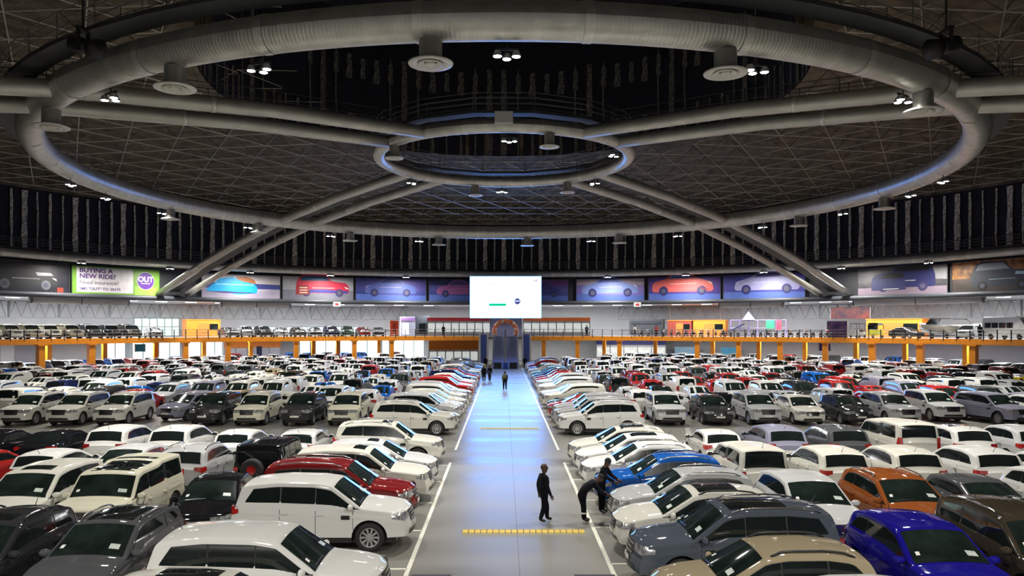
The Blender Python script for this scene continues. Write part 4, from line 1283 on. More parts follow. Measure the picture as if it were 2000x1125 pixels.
    if hair is not None:
        h2 = MB()
        P = []
        for i in range(7):
            ph = PI * 0.56 * i / 6
            P.append([hc + up * (0.02 + 0.125 * math.cos(ph)) + look * (0.112 * math.sin(ph) * math.cos(t) - 0.012) + lf * (0.100 * math.sin(ph) * math.sin(t)) for t in [2 * PI * k / 14 for k in range(15)]])
        h2.grid(P).build(hair[0], hair[1], root, True)
    if bands:
        for s in 'LR':
            k_, a_ = Vector(J['kn' + s][0]), Vector(J['an' + s][0])
            q = k_.lerp(a_, 0.42); q2 = k_.lerp(a_, 0.56)
            MB().tube([q, q2], 0.088, 12, cap=False).build('reflective_band', M_refl, root, True)
    return root

def pose(lean=0.0, stride=0.0, arms='hang', headtilt=0.0, crouch=0.0, reach=0.3, spread=0.10, legs=None):
    """a standing, walking or bending figure 1.78 m tall"""
    hipz = 0.94 - crouch * 0.35
    J = {}
    px = -0.10 * lean
    J['pelvis'] = ((px, 0, hipz), (0.165, 0.125))
    ca, sa = math.cos(lean), math.sin(lean)
    def T(x, y, z):   # torso frame
        return (px + x * ca + z * sa, y, hipz + z * ca - x * sa)
    J['waist'] = (T(0, 0, 0.18), (0.155, 0.115))
    J['chest'] = (T(0.01, 0, 0.42), (0.175, 0.125))
    J['neck'] = (T(0.015, 0, 0.56), (0.06, 0.06))
    hx = headtilt
    n = Vector(T(0.015, 0, 0.56)); ud = Vector((math.sin(lean * 0.6 + hx), 0, math.cos(lean * 0.6 + hx)))
    J['jaw'] = (tuple(n + ud * 0.10 + Vector((0.02, 0, 0))), (0.078, 0.088))
    J['crown'] = (tuple(n + ud * 0.215 + Vector((0.01, 0, 0))), (0.088, 0.098))
    for s, sg in (('L', 1), ('R', -1)):
        J['sh' + s] = (T(0, sg * 0.185, 0.475), 0.078)
        sh = Vector(T(0, sg * 0.185, 0.475))
        if arms == 'hang':
            el = sh + Vector((-0.03 + stride * 0.25 * -sg, sg * 0.05, -0.29)); wr = el + Vector((0.07 + stride * 0.2 * -sg, -sg * 0.015, -0.25))
        elif arms == 'front':
            el = sh + Vector((0.02, sg * 0.06, -0.28)); wr = el + Vector((0.17, -sg * 0.09, -0.18))
        else:
            el = sh + Vector((reach * 0.45, sg * 0.05, -0.22)); wr = el + Vector((reach * 0.75, -sg * 0.06, -0.12))
        pa = wr + (wr - el).normalized() * 0.085
        J['el' + s] = (tuple(el), 0.052); J['wr' + s] = (tuple(wr), 0.034); J['pa' + s] = (tuple(pa), (0.040, 0.024))
        st = (legs if legs is not None else stride) * sg
        J['hip' + s] = ((px, sg * 0.10, hipz - 0.08), 0.098)
        an = Vector((st * 0.42, sg * spread, 0.09 + (0.04 if st < 0 else 0)))
        hp = Vector((px, sg * 0.10, hipz - 0.08))
        kn = hp.lerp(an, 0.5) + Vector((0.03 + abs(st) * 0.08 + crouch * 0.25, 0, 0))
        J['kn' + s] = (tuple(kn), 0.068); J['an' + s] = (tuple(an), 0.046)
        J['to' + s] = (tuple(an + Vector((0.17, sg * 0.03, -0.05))), (0.042, 0.035))
    return J
M_cap = mat('dark_knit_cap', (0.008, 0.012, 0.012), rough=0.9, var=0.3)
M_hair = mat('black_hair', (0.006, 0.005, 0.005), rough=0.8, var=0.3, bump=0.5, bscale=80)
person('person', 'man in black standing in the aisle beyond the yellow speed hump', (1.20, 23.0, 0), 0.30, pose(stride=0.24, arms='hang', spread=0.15, legs=0.40), hair=('shaven_hair', mat('shaven_scalp', (0.045, 0.02, 0.013), rough=0.6, var=0.1)), fingers=True, height=0.985)
person('person', 'man in black overalls with pale leg bands bending over a silver bonnet', (2.42, 23.0, 0), 0.10, pose(lean=0.95, arms='reach', reach=0.30, headtilt=0.3, stride=0.1), bands=True, hair=('hair', M_hair), height=0.98)
person('person', 'man in dark cap and black jacket leaning between silver and blue crossovers', (3.10, 24.2, 0), -0.45, pose(lean=0.25, arms='reach', reach=0.32, headtilt=0.3), hair=('knit_cap', M_cap), height=1.0)
person('person', 'person in olive top walking alone down the far aisle', (0.1, 71.5, 0), PI / 2 + 0.1, pose(stride=0.45), cloth=M_olive, trousers=M_trous, hair=('hair', M_hair), fingers=False)
person('person', 'man in black walking far along the aisle nearest the parked cars', (-2.15, 82.5, 0), PI / 2, pose(stride=0.3), hair=('hair', M_hair), fingers=False)
person('person', 'man in dark denim walking beside another man in black far along the aisle', (-1.55, 83.3, 0), PI / 2 - 0.2, pose(stride=0.4), trousers=M_denim, hair=('hair', M_hair), fingers=False)
person('person', 'dark figure standing at the banner side foot of the escalators', (-2.6, 108.4, 0), -PI / 2, pose(), hair=('hair', M_hair), fingers=False, sub=1)
person('person', "dark figure standing at the man's side foot of the escalators", (3.0, 108.4, 0), -PI / 2, pose(), hair=('hair', M_hair), fingers=False, sub=1)
for px, lab, m_ in ((866, 'person in black at the gallery railing before the lit shop', M_cloth), (1146, 'person in navy at the gallery railing near the orange fascia', M_denim),
                    (1282, 'person in red top standing on the gallery by the dark booth', mat('red_top', (0.4, 0.02, 0.02), rough=0.8, var=0.1)), (1914, 'person in black standing on the gallery beside the camper van', M_cloth),
                    (1240, 'person in pale top standing on the gallery near the cafe', M_refl)):
    a = circle_angle(px, R_MEZ + 1.2)
    p = polar(R_MEZ + 1.2, a, Z_MEZ)
    person('person', lab, tuple(p), -a - PI / 2, pose(), cloth=m_, hair=('hair', M_hair), fingers=False, sub=1)

# ================================================================== SPEED HUMPS, MATS
M_yel = mat('yellow_rubber', (0.48, 0.33, 0.02), rough=0.5, var=0.08, vscale=5)
M_blk = mat('black_rubber', (0.02, 0.02, 0.02), rough=0.6, var=0.1)
def hump(y, x0, x1, label, m1, m2):
    root = empty('speed_hump', ((x0 + x1) / 2, y, 0))
    tag(root, label, 'speed hump')
    n = 20
    wv = (x1 - x0) / n
    def seg(w):
        prof = [(-0.17, 0.0), (-0.15, 0.02), (-0.06, 0.055), (0.06, 0.055), (0.15, 0.02), (0.17, 0.0)]
        P = [[Vector((xx, yy, zz)) for yy, zz in prof] for xx in (-w / 2, w / 2)]
        mb = MB().grid(P)
        for xx in (-w / 2, w / 2):
            mb.poly([Vector((xx, yy, zz)) for yy, zz in prof])
        return mb
    me = seg(wv * 0.88).mesh('hump_section', m1)
    me2 = seg(wv * 0.09).mesh('hump_joint', m2)
    for i in range(n):
        link('hump_section', me, root, (x0 - (x0 + x1) / 2 + wv * (i + 0.5), 0, 0))
        if i: link('hump_joint', me2, root, (x0 - (x0 + x1) / 2 + wv * i, 0, 0))
hump(21.95, -1.19, 2.32, 'yellow segmented rubber speed hump across the aisle nearest the viewer', M_yel, M_blk)
hump(44.4, -1.37, 2.06, 'worn pale yellow speed hump across the aisle at the cross lane', mat('worn_yellow_rubber', (0.42, 0.36, 0.16), rough=0.5, var=0.2), M_blk)
for x, l in ((-1.72, 'dark floor mat at the near end of the aisle, banner side'), (2.15, "dark floor mat at the near end of the aisle, man's side")):
    o = MB().box((0, 0, 0.012), (0.95, 1.2, 0.024)).box((0, 0, 0.022), (0.87, 1.12, 0.02)).build('floor_mat', mat('dark_mat', (0.03, 0.033, 0.05), rough=0.8, var=0.2), None, loc=(x, 17.48, 0))
    tag(o, l, 'mat')
# ================================================================== GALLERY
# orange edge beam, broken for the escalators
GAP = 0.052
def beam(a0, a1, label):
    n = max(4, int(abs(a1 - a0) / 0.045))
    root = empty('edge_beam', polar(R_MEZ, (a0 + a1) / 2, 0))
    tag(root, label, 'beam')
    b0 = root.location
    for i in range(n):
        c0, c1 = a0 + (a1 - a0) * i / n, a0 + (a1 - a0) * (i + 1) / n
        mb = MB()
        P = [[polar(r, c, z) - b0 for r, z in ((R_MEZ - 0.02, Z_MEZ + 0.05), (R_MEZ - 0.14, Z_MEZ + 0.05), (R_MEZ - 0.14, Z_MEZ - 0.62), (R_MEZ + 0.25, Z_MEZ - 0.62), (R_MEZ + 0.25, Z_MEZ - 0.42))] for c in (c0, c1)]
        mb.grid(P).build('beam_plate', M_orange, root)
beam(-1.5, -GAP, 'orange gallery edge beam on the insurance banner side of the escalators')
beam(GAP, 1.5, "orange gallery edge beam on the standing man's side of the escalators")
# railing
M_post = mat('black_railing_post', (0.012, 0.012, 0.014), rough=0.5, var=0.1)
M_hand = mat('steel_handrail', (0.45, 0.45, 0.46), rough=0.3, metal=0.7, var=0.05)
M_mesh = mat('grey_railing_panel', (0.30, 0.31, 0.33), rough=0.3, alpha=0.30, var=0.1)
def railing(a0, a1, label):
    root = empty('gallery_railing', polar(R_MEZ, (a0 + a1) / 2, Z_MEZ))
    tag(root, label, 'railing')
    b0 = root.location
    n = int(abs(a1 - a0) * R_MEZ / 1.5)
    P = []
    pm = MB().box((0, 0, 0.45), (0.09, 0.12, 1.35)).mesh('railing_post', M_post)
    hm = MB()
    pan = MB()
    for i in range(n + 1):
        a = a0 + (a1 - a0) * i / n
        p = polar(R_MEZ - 0.10, a, Z_MEZ) - b0
        link('railing_post', pm, root, p, -a)
        P.append(p)
    for i in range(n):
        for hh in (0.3, 0.7, 1.1):
            hm.tube([P[i] + Vector((0, 0, hh)), P[i + 1] + Vector((0, 0, hh))], 0.03, 4, cap=False)
    hm.build('handrails', M_hand, root)
railing(-1.25, -GAP, 'black-posted gallery railing on the insurance banner side of the escalators')
railing(GAP, 1.25, "black-posted gallery railing on the standing man's side of the escalators")
# columns
def column(px, r, w, side):
    a = circle_angle(px, r)
    o = MB().box((0, 0, 2.0), (w, w, 4.0)).box((0, 0, 3.85), (w * 1.5, w * 1.5, 0.25)).box((0, 0, 0.04), (w * 1.4, w * 1.4, 0.08)).build('gallery_column', M_orange, None, loc=polar(r, a, 0), rz=-a)
    tag(o, kind='structure')
    o['label'] = 'orange steel column carrying the gallery, %s' % side
for i, px in enumerate((79, 178, 362, 445, 578, 692, 765, 1062, 1128, 1210, 1362, 1443, 1524, 1612, 1704, 1798, 1902)):
    column(px, R_MEZ + 0.35, 0.62 if 300 < px < 1700 else 0.72, 'front line, %s along from the banner end' % ORD[i + 1])
for i, px in enumerate((95, 204, 304, 398, 490, 612, 660, 740, 1180, 1280, 1392, 1482, 1572, 1672, 1768, 1886)):
    column(px, R_MEZ + 7.5, 0.55, 'rear line, %s along from the banner end' % ORD[i + 1])

# back wall windows (daylight)
def on_back(px, r=79.7):
    a = circle_angle(px, r)
    return a, polar(r, a)
NW = [0]
def window(px0, px1, z0, z1, cols_, rows_, estr=None, m=None):
    NW[0] += 1
    a0, p0 = on_back(px0); a1, p1 = on_back(px1)
    w_ = (p1 - p0).length
    c = (p0 + p1) / 2; am = (a0 + a1) / 2
    root = empty('window_%d' % NW[0], (c.x, c.y, z0), -am)
    tag(root, kind='structure')
    root['label'] = 'daylit window in the back wall'
    h = z1 - z0
    fr = MB()
    for i in range(cols_ + 1):
        fr.box((-w_ / 2 + w_ * i / cols_, 0, h / 2), (0.12, 0.14, h))
    for j in range(rows_ + 1):
        fr.box((0, 0, h * j / rows_), (w_, 0.14, 0.12))
    fr.build('window_frame', M_wframe, root)
    pm = MB().box((0, 0.05, 0), (w_ / cols_ - 0.1, 0.03, h / rows_ - 0.1)).mesh('pane', m or M_glasslit)
    for i in range(cols_):
        for j in range(rows_):
            link('pane', pm, root, (-w_ / 2 + w_ * (i + 0.5) / cols_, 0, h * (j + 0.5) / rows_))
window(204, 245, 0.4, 3.7, 2, 1); window(258, 300, 0.4, 3.7, 2, 1); window(310, 352, 0.4, 3.7, 2, 1)
window(585, 606, 0.4, 3.8, 1, 1); window(616, 656, 0.4, 3.8, 2, 1); window(664, 688, 0.4, 3.8, 1, 1); window(696, 738, 0.4, 3.8, 2, 1); window(746, 760, 0.4, 3.8, 1, 1); window(768, 828, 0.4, 3.8, 3, 1)
window(398, 440, 0.4, 3.8, 2, 1); window(365, 392, 0.4, 3.8, 1, 1)
M_glassgreen = mat('daylit_green_pane', (0.7, 0.9, 0.85), rough=0.1, emis=(0.62, 0.95, 0.86), estr=1.3, var=0.1)
window(262, 350, 4.6, 7.4, 6, 2, m=M_glassgreen)
window(465, 540, 5.0, 6.0, 4, 1); window(560, 640, 5.0, 6.0, 4, 1); window(650, 710, 5.0, 6.0, 3, 1)
window(1070, 1150, 4.9, 6.6, 5, 1, m=M_glassgreen)
# lattice girders below the gallery ceiling
M_lat = mat('light_grey_lattice', (0.17, 0.17, 0.175), rough=0.5, var=0.08)
def girder(px0, px1, idx, side):
    r = 75.5
    a0, a1 = circle_angle(px0, r), circle_angle(px1, r)
    p0, p1 = polar(r, a0), polar(r, a1)
    root = empty('lattice_girder', (p0.x, p0.y, 7.25))
    tag(root, 'pale grey lattice girder under the gallery ceiling, %s from the %s end' % (ORD[idx], side), 'girder', 'lattice girders under the gallery ceiling')
    d = p1 - p0; L_ = d.length - 0.4; d.normalize()
    up = Vector((0, 0, 1))
    H = 2.1
    mb = MB()
    MB().tube([Vector((0, 0, 0)), d * L_], 0.07, 6).build('lower_chord', M_lat, root)
    MB().tube([up * H, d * L_ + up * H], 0.07, 6).build('upper_chord', M_lat, root)
    MB().box((0, 0, H / 2), (0.3, 0.3, H + 0.1)).build('end_post', M_lat, root)
    n = 4
    for k in range(n):
        q0 = d * (L_ * k / n); q1 = d * (L_ * (k + 1) / n); qm = (q0 + q1) / 2 + up * H
        mb.tube([q0, qm], 0.075, 5, cap=False).tube([qm, q1], 0.075, 5, cap=False)
    mb.build('lacing_bars', M_lat, root)
xs_ = list(range(-80, 860, 98))
for i in range(len(xs_) - 1):
    girder(xs_[i], xs_[i + 1], i + 1, 'banner')
xs_ = list(range(1210, 2110, 98))
for i in range(len(xs_) - 1):
    girder(xs_[i], xs_[i + 1], i + 1, 'screen')
# strip lamps under the gallery ceiling; fill lights added there and under the gallery
def strip_lamp(px, r, z, label, L_=1.6, ee=None, inward=True):
    a = circle_angle(px, r)
    root = empty('strip_lamp', polar(r, a, z), -a)
    tag(root, label, 'lamp', 'strip lamps of the gallery')
    MB().box((0, 0, 0.05), (L_, 0.30, 0.08)).build('lamp_body', M_white, root)
    MB().box((0, 0, -0.01), (L_ * 0.96, 0.24, 0.05)).build('lamp_tube', M_strip, root)
k = 0
for px in list(range(25, 880, 58)) + list(range(1090, 1990, 58)):
    k += 1
    strip_lamp(px, 69.5, 9.55, 'strip lamp under the gallery ceiling, %s from the banner end' % ORD[k])
def gallery_light(px, r, z, e, sx, sy=0.4):
    ld = bpy.data.lights.new('gallery_fill_light', 'AREA'); ld.shape = 'RECTANGLE'; ld.size = sx; ld.size_y = sy; ld.energy = e; ld.color = (0.95, 0.97, 1.0)
    a = circle_angle(px, r)
    o = bpy.data.objects.new('gallery_fill_light', ld); COL.objects.link(o)
    o.location = polar(r, a, z); o.rotation_euler = (0, 0, -a)
for px in list(range(40, 900, 140)) + list(range(1080, 2000, 140)):
    gallery_light(px, 70.5, 9.3, 1350, 9.0)
    gallery_light(px, 70.0, 4.02, 950, 9.0)  # added fill under the gallery, no lamp body here
# white ducts along the front of the gallery ceiling
for px0, px1, l in ((60, 250, 'under the insurance banner'), (432, 566, 'under the blue covered car poster'), (1405, 1530, 'under the violet car poster'), (1668, 1922, 'under the navy car poster')):
    r = 66.0
    a0, a1 = circle_angle(px0, r), circle_angle(px1, r)
    root = empty('white_duct', polar(r, (a0 + a1) / 2, 9.25))
    tag(root, 'long white air duct at the gallery ceiling ' + l, 'duct')
    pts = [polar(r, a0 + (a1 - a0) * i / 10, 9.25) - root.location for i in range(11)]
    MB().tube(pts, 0.42, 14).build('duct_tube', M_white, root, True)
    for i in (0, 5, 10):
        dd = (pts[min(i + 1, 10)] - pts[max(i - 1, 0)]).normalized()
        MB().tube([pts[i] - dd * 0.08, pts[i] + dd * 0.08], 0.45, 14).build('duct_collar', M_lat, root, True)

def place(px, r, z, name, label, cat, group=None):
    a = circle_angle(px, r)
    root = empty(name, polar(r, a, z), -a)
    return tag(root, label, cat, group)
def wpx(dpx, px, r):
    p = polar(r, circle_angle(px, r))
    return dpx * p.y / FPX
# orange booths on the gallery
for px, dpx, lab in ((398, 64, 'orange cabin on the gallery beside the green-lit windows'), (1385, 62, 'orange cabin on the gallery past the dark booth'),
                     (1745, 104, 'large orange cabin on the gallery behind the three-wheeler'), (1327, 46, 'dark red cabin on the gallery joined to the orange one')):
    r = 73.0
    w_ = wpx(dpx, px, r)
    root = place(px, r, Z_MEZ, 'gallery_cabin', lab, 'cabin')
    mm = M_orange2 if dpx != 46 else mat('dark_red_board', (0.30, 0.05, 0.03), rough=0.5, var=0.08)
    MB().box((0, 1.2, 1.25), (w_, 2.4, 2.5)).build('cabin_body', mm, root)
    MB().box((0, 1.2, 2.56), (w_ + 0.16, 2.56, 0.12)).build('cabin_roof', M_orange2, root)
    MB().box((0, -0.02, 1.05), (w_ * 0.3, 0.06, 2.1)).build('cabin_door', mat('cabin_door', (0.55, 0.2, 0.04), rough=0.4, var=0.05), root)
    MB().box((w_ * 0.3, -0.02, 1.5), (w_ * 0.25, 0.06, 0.9)).build('cabin_window', M_glass, root)
o = place(770, 70, Z_MEZ, 'poster_stand', 'tall orange-red display stand on the gallery', 'display')
MB().box((0, 0, 1.3), (1.4, 0.3, 2.5)).build('display_panel', mat('orange_red_panel', (0.85, 0.12, 0.03), rough=0.4, var=0.1), o)
MB().box((0, -0.17, 1.4), (0.5, 0.04, 1.4)).build('display_figure', mat('deep_red', (0.55, 0.04, 0.02), rough=0.4, var=0.1), o)
MB().box((0, 0, 0.04), (1.6, 0.6, 0.08)).build('display_foot', M_dark, o)
o = place(797, 71, Z_MEZ, 'white_kiosk', 'white and lilac kiosk on the gallery by the orange-red stand', 'kiosk')
MB().box((0, 1, 1.6), (2.4, 2.0, 3.2)).build('kiosk_body', mat('kiosk_white', (0.62, 0.66, 0.8), rough=0.4, var=0.06), o)
MB().box((0, -0.03, 2.8), (2.4, 0.08, 0.5)).build('kiosk_sign', mat('kiosk_lilac', (0.45, 0.25, 0.6), rough=0.4, var=0.1), o)
MB().box((-0.4, -0.03, 1.2), (1.0, 0.08, 1.9)).build('kiosk_window', M_glasslit, o)
o = place(826, 72, Z_MEZ, 'dark_booth', 'dark grey booth between the lilac kiosk and the lit shop', 'booth')
MB().box((0, 1, 1.7), (2.2, 2.0, 3.4)).build('booth_body', mat('dark_grey_panel', (0.07, 0.075, 0.09), rough=0.5, var=0.1), o)
MB().box((0, -0.04, 1.3), (1.2, 0.08, 1.6)).build('booth_screen', M_glass, o)
o = place(1262, 73, Z_MEZ, 'dark_booth', 'wide charcoal booth on the gallery before the dark red cabin', 'booth')
MB().box((0, 1, 1.5), (5.6, 2.0, 2.6)).build('booth_body', mat('charcoal_panel', (0.05, 0.05, 0.055), rough=0.5, var=0.1), o)
MB().box((0, -0.04, 2.2), (5.0, 0.08, 0.5)).build('booth_sign', M_band, o)
# lit shops either side of the escalators
def shop(px0, px1, r, z, label, fascia, lit, nwin, hh=3.0, fh=0.55):
    a0, a1 = circle_angle(px0, r), circle_angle(px1, r)
    p0, p1 = polar(r, a0), polar(r, a1)
    c = (p0 + p1) / 2; w_ = (p1 - p0).length
    root = empty('shop_front', (c.x, c.y, z), math.atan2(p1.y - p0.y, p1.x - p0.x))
    tag(root, label, 'shop')
    MB().box((0, 1.0, hh / 2), (w_, 1.6, hh)).build('shop_body', M_white, root)
    MB().box((0, 0.1, hh - fh / 2 + 0.05), (w_ + 0.1, 0.3, fh)).build('fascia', fascia, root)
    wm = MB().box((0, 0.12, 0), (w_ / nwin - 0.18, 0.08, (hh - fh) * 0.62)).mesh('shop_window', lit)
    mm = MB().box((0, 0.10, 0), (0.14, 0.16, hh - fh)).mesh('mullion', M_wframe)
    for i in range(nwin):
        link('shop_window', wm, root, (-w_ / 2 + w_ * (i + 0.5) / nwin, 0, (hh - fh) * 0.56))
    for i in range(nwin + 1):
        link('mullion', mm, root, (-w_ / 2 + w_ * i / nwin, 0, (hh - fh) / 2))
    return root
M_shoplit = mat('lit_shop_glass', (0.6, 0.62, 0.6), rough=0.2, emis=(0.86, 0.9, 0.86), estr=0.55, color2=(0.3, 0.32, 0.3), vscale=1.2)
M_redf = mat('red_fascia', (0.62, 0.05, 0.06), rough=0.4, var=0.08)
shop(835, 958, 70, Z_MEZ, 'lit gallery shop with a red fascia beside the escalators', M_redf, M_shoplit, 8)
shop(1022, 1152, 70, Z_MEZ, 'lit gallery shop with an orange fascia beside the escalators', mat('orange_fascia', (0.85, 0.2, 0.04), rough=0.4, var=0.08), M_shoplit, 8)
shop(838, 934, 66.5, 0, 'orange-framed ground floor shop under the gallery by the escalators', M_orange2, M_shoplit, 6, 3.75, 1.5)
shop(438, 548, 77, 0, 'orange and grey ground floor office under the gallery', M_orange2, mat('grey_lit_glass', (0.3, 0.3, 0.36), rough=0.15, emis=(0.5, 0.5, 0.6), estr=0.25, var=0.2), 5, 3.7, 1.1)
shop(1165, 1300, 76, 0, 'ground floor counter with a long navy fascia under the gallery', mat('navy_fascia', (0.03, 0.04, 0.22), rough=0.4, var=0.1), M_shoplit, 5, 3.7, 0.8)
# coloured panels and hanging signs
def panel(px0, px1, r, z0, z1, label, material, cat='panel', name='display_panel_board'):
    a0, a1 = circle_angle(px0, r), circle_angle(px1, r)
    p0, p1 = polar(r, a0), polar(r, a1)
    c = (p0 + p1) / 2; w_ = (p1 - p0).length
    root = empty(name, (c.x, c.y, z0), math.atan2(p1.y - p0.y, p1.x - p0.x))
    tag(root, label, cat)
    MB().box((0, 0, (z1 - z0) / 2), (w_, 0.12, z1 - z0)).build('board', material, root)
    for sg in (-1, 1):
        MB().box((sg * w_ / 2, 0, (z1 - z0) / 2), (0.1, 0.16, z1 - z0 + 0.06)).build('frame_post', M_wframe, root)
    return root
panel(1318, 1365, 77.5, 0.0, 2.6, 'pale blue partition under the gallery past the escalators', mat('pale_blue_panel', (0.25, 0.5, 0.72), rough=0.4, color2=(0.4, 0.6, 0.75), vscale=1))
panel(1408, 1440, 77.5, 0.0, 2.6, 'bright blue partition under the gallery', mat('bright_blue_panel', (0.08, 0.42, 0.70), rough=0.4, var=0.1))
panel(1616, 1655, 68, Z_MEZ, Z_MEZ + 2.3, 'navy and purple picture board standing on the gallery', mat('navy_purple_print', (0.04, 0.05, 0.2), rough=0.4, color2=(0.35, 0.15, 0.3), vscale=0.9))
panel(264, 283, 64.5, 2.7, 3.7, 'hanging teal and blue sign under the gallery edge', mat('teal_blue_sign', (0.03, 0.25, 0.5), rough=0.4, color2=(0.05, 0.45, 0.4), vscale=0.6), 'sign', 'hanging_sign')
panel(1600, 1622, 64.0, 2.7, 3.8, 'hanging purple sign under the gallery edge', mat('purple_sign', (0.08, 0.02, 0.35), rough=0.4, var=0.15), 'sign', 'hanging_sign')
panel(1622, 1700, 74.5, 7.2, 8.9, 'dark red car banner hanging below the gallery ceiling', mat('dark_red_print', (0.03, 0.02, 0.04), rough=0.4, color2=(0.22, 0.05, 0.03), vscale=0.8), 'banner', 'hanging_banner')
panel(0, 28, 79.3, 0.0, 3.9, 'plain white roller door in the back wall at the edge of view', mat('roller_door_white', (0.66, 0.66, 0.68), rough=0.5, var=0.03), 'door', 'roller_door')
panel(30, 100, 79.3, 0.0, 3.9, 'grey panel wall under the gallery beside the twin columns', mat('lilac_grey_wall', (0.36, 0.36, 0.42), rough=0.5, var=0.04))
panel(1706, 2010, 79.3, 0.0, 3.9, 'long lilac grey partition under the gallery', mat('lilac_grey_wall', (0.36, 0.36, 0.42)))
panel(500, 512, 75.6, 0, 2.9, 'dark doorway panel in the ground floor office', mat('dark_door', (0.01, 0.012, 0.04), rough=0.3, var=0.1))
# playground on the gallery
o = place(1480, 72, Z_MEZ, 'playground_frame', 'purple and white playground frame with slides on the gallery', 'playground')
MP = mat('purple_tube', (0.35, 0.22, 0.6), rough=0.4, var=0.1)
for i in range(7):
    MB().tube([(-4.2 + 1.4 * i, 0, 0), (-4.2 + 1.4 * i, 0, 2.6)], 0.07, 6).build('frame_post', MP, o)
MB().tube([(-4.2, 0, 2.55), (4.2, 0, 2.55)], 0.07, 6).tube([(-4.2, 0, 1.3), (4.2, 0, 1.3)], 0.06, 6).build('frame_rail', MP, o)
MB().add([(-2.1, -0.3, 1.9), (-2.1, 0.5, 1.9), (-5.6, 0.5, 0.15), (-5.6, -0.3, 0.15), (-2.1, -0.3, 2.0), (-2.1, 0.5, 2.0), (-5.6, 0.5, 0.25), (-5.6, -0.3, 0.25)],
         [(0, 1, 2, 3), (4, 5, 6, 7), (0, 3, 7, 4), (1, 2, 6, 5)]).build('slide', mat('dark_blue_slide', (0.03, 0.05, 0.2), rough=0.3, var=0.1), o)
MB().lathe([(0.01, 3.9), (1.0, 2.6)], 10, c=(-1.4, 0, 0)).build('tower_roof', mat('pale_lilac_roof', (0.36, 0.32, 0.5), rough=0.4, var=0.08), o)
MB().box((1.9, -0.1, 1.9), (1.2, 0.12, 1.3)).build('climbing_board', mat('green_board', (0.06, 0.5, 0.2), rough=0.4, var=0.2), o)
MB().box((3.2, -0.1, 1.8), (0.7, 0.12, 1.6)).build('climbing_board', mat('red_board', (0.7, 0.08, 0.12), rough=0.4, var=0.2), o)

# ---- vehicles on the gallery
G_GAL = 'vehicles along the gallery edge'
rnd = random.Random(21)
for i, px in enumerate((-26, 14, 54, 94, 134, 174, 214, 252)):
    a = circle_angle(px, 66.5); p = polar(66.5, a, Z_MEZ)
    cc = ('cream', 'cream', 'tan', 'cream', 'tan', 'charcoal', 'black', 'brown', 'cream')[i]
    car('boxy_suv' if i % 3 else 'jeep', cc, p.x, p.y, math.atan2(DC - p.y, -p.x), '%s off-roader on the gallery, %s from the edge of view' % (cc, ORD[i + 1]), G_GAL, False, z=Z_MEZ, scale=0.95)
for i, px in enumerate((300, 446, 480, 514, 548, 582, 615, 647, 678, 709, 739)):
    a = circle_angle(px, 67.0); p = polar(67.0, a, Z_MEZ)
    cc = ('white', 'grey', 'silver', 'charcoal', 'pale silver', 'brown', 'charcoal', 'navy', 'green', 'red', 'charcoal')[i]
    kd = ('hatchback', 'sedan', 'crossover', 'crossover', 'hatchback')[i % 5]
    car(kd, cc, p.x, p.y, math.atan2(DC - p.y, -p.x) + (0.08 if i % 2 else -0.08), '%s %s on the gallery, %s past the off-roaders' % (cc, KNAME[kd][1], ORD[i + 1]), G_GAL, False, z=Z_MEZ)
for i, (px, kd, cc) in enumerate(((1770, 'sedan', 'grey'), (1893, 'canopy_pickup', 'pale silver'))):
    a = circle_angle(px, 67.0); p = polar(67.0, a, Z_MEZ)
    car(kd, cc, p.x, p.y, math.atan2(DC - p.y, -p.x) + (1.2 if kd == 'sedan' else 0.15), '%s %s on the gallery past the orange cabin' % (cc, KNAME[kd][1]), G_GAL, False, z=Z_MEZ)
# three-wheeler
o = place(1705, 65.5, Z_MEZ, 'three_wheeler', 'black and yellow-green three-wheeled taxi on the gallery', 'three-wheeler')
MY = mat('yellow_green_paint', (0.55, 0.55, 0.03), rough=0.3, coat=0.5, var=0.05); MK = mat('matt_black_metal', (0.008, 0.008, 0.009))
MB().box((0, 0.9, 0.75), (1.35, 1.9, 0.75)).add([(-0.67, -0.05, 0.38), (0.67, -0.05, 0.38), (0.5, -0.35, 0.45), (-0.5, -0.35, 0.45), (-0.67, -0.05, 1.12), (0.67, -0.05, 1.12), (0.5, -0.3, 1.05), (-0.5, -0.3, 1.05)],
     [(3, 2, 6, 7), (2, 1, 5, 6), (0, 3, 7, 4), (4, 5, 6, 7)]).build('body', MY, o)
MB().add([(-0.68, -0.1, 1.75), (0.68, -0.1, 1.75), (0.68, 1.9, 1.7), (-0.68, 1.9, 1.7), (-0.55, 0.1, 2.0), (0.55, 0.1, 2.0), (0.55, 1.7, 1.95), (-0.55, 1.7, 1.95)],
         [(0, 1, 5, 4), (1, 2, 6, 5), (2, 3, 7, 6), (3, 0, 4, 7), (4, 5, 6, 7)]).build('canopy', MK, o)
for sx in (-0.62, 0.62):
    MB().tube([(sx, -0.1, 1.1), (sx, -0.05, 1.78)], 0.05, 6).build('front_pillar', MK, o)
    MB().tube([(sx, 1.85, 1.1), (sx, 1.85, 1.72)], 0.05, 6).build('rear_pillar', MK, o)
MB().add([(-0.6, -0.08, 1.12), (0.6, -0.08, 1.12), (0.58, -0.04, 1.72), (-0.58, -0.04, 1.72)], [(0, 1, 2, 3)]).build('windscreen', M_glass, o)
for q in ((0, -0.1), (-0.6, 1.5), (0.6, 1.5)):
    MB().lathe([(0.1, -0.07), (0.24, -0.07), (0.26, -0.03), (0.26, 0.03), (0.24, 0.07), (0.1, 0.07), (0.001, 0.05)], 16, c=(q[0], q[1], 0.26), axis='x').build('wheel', M_rubber, o, True)
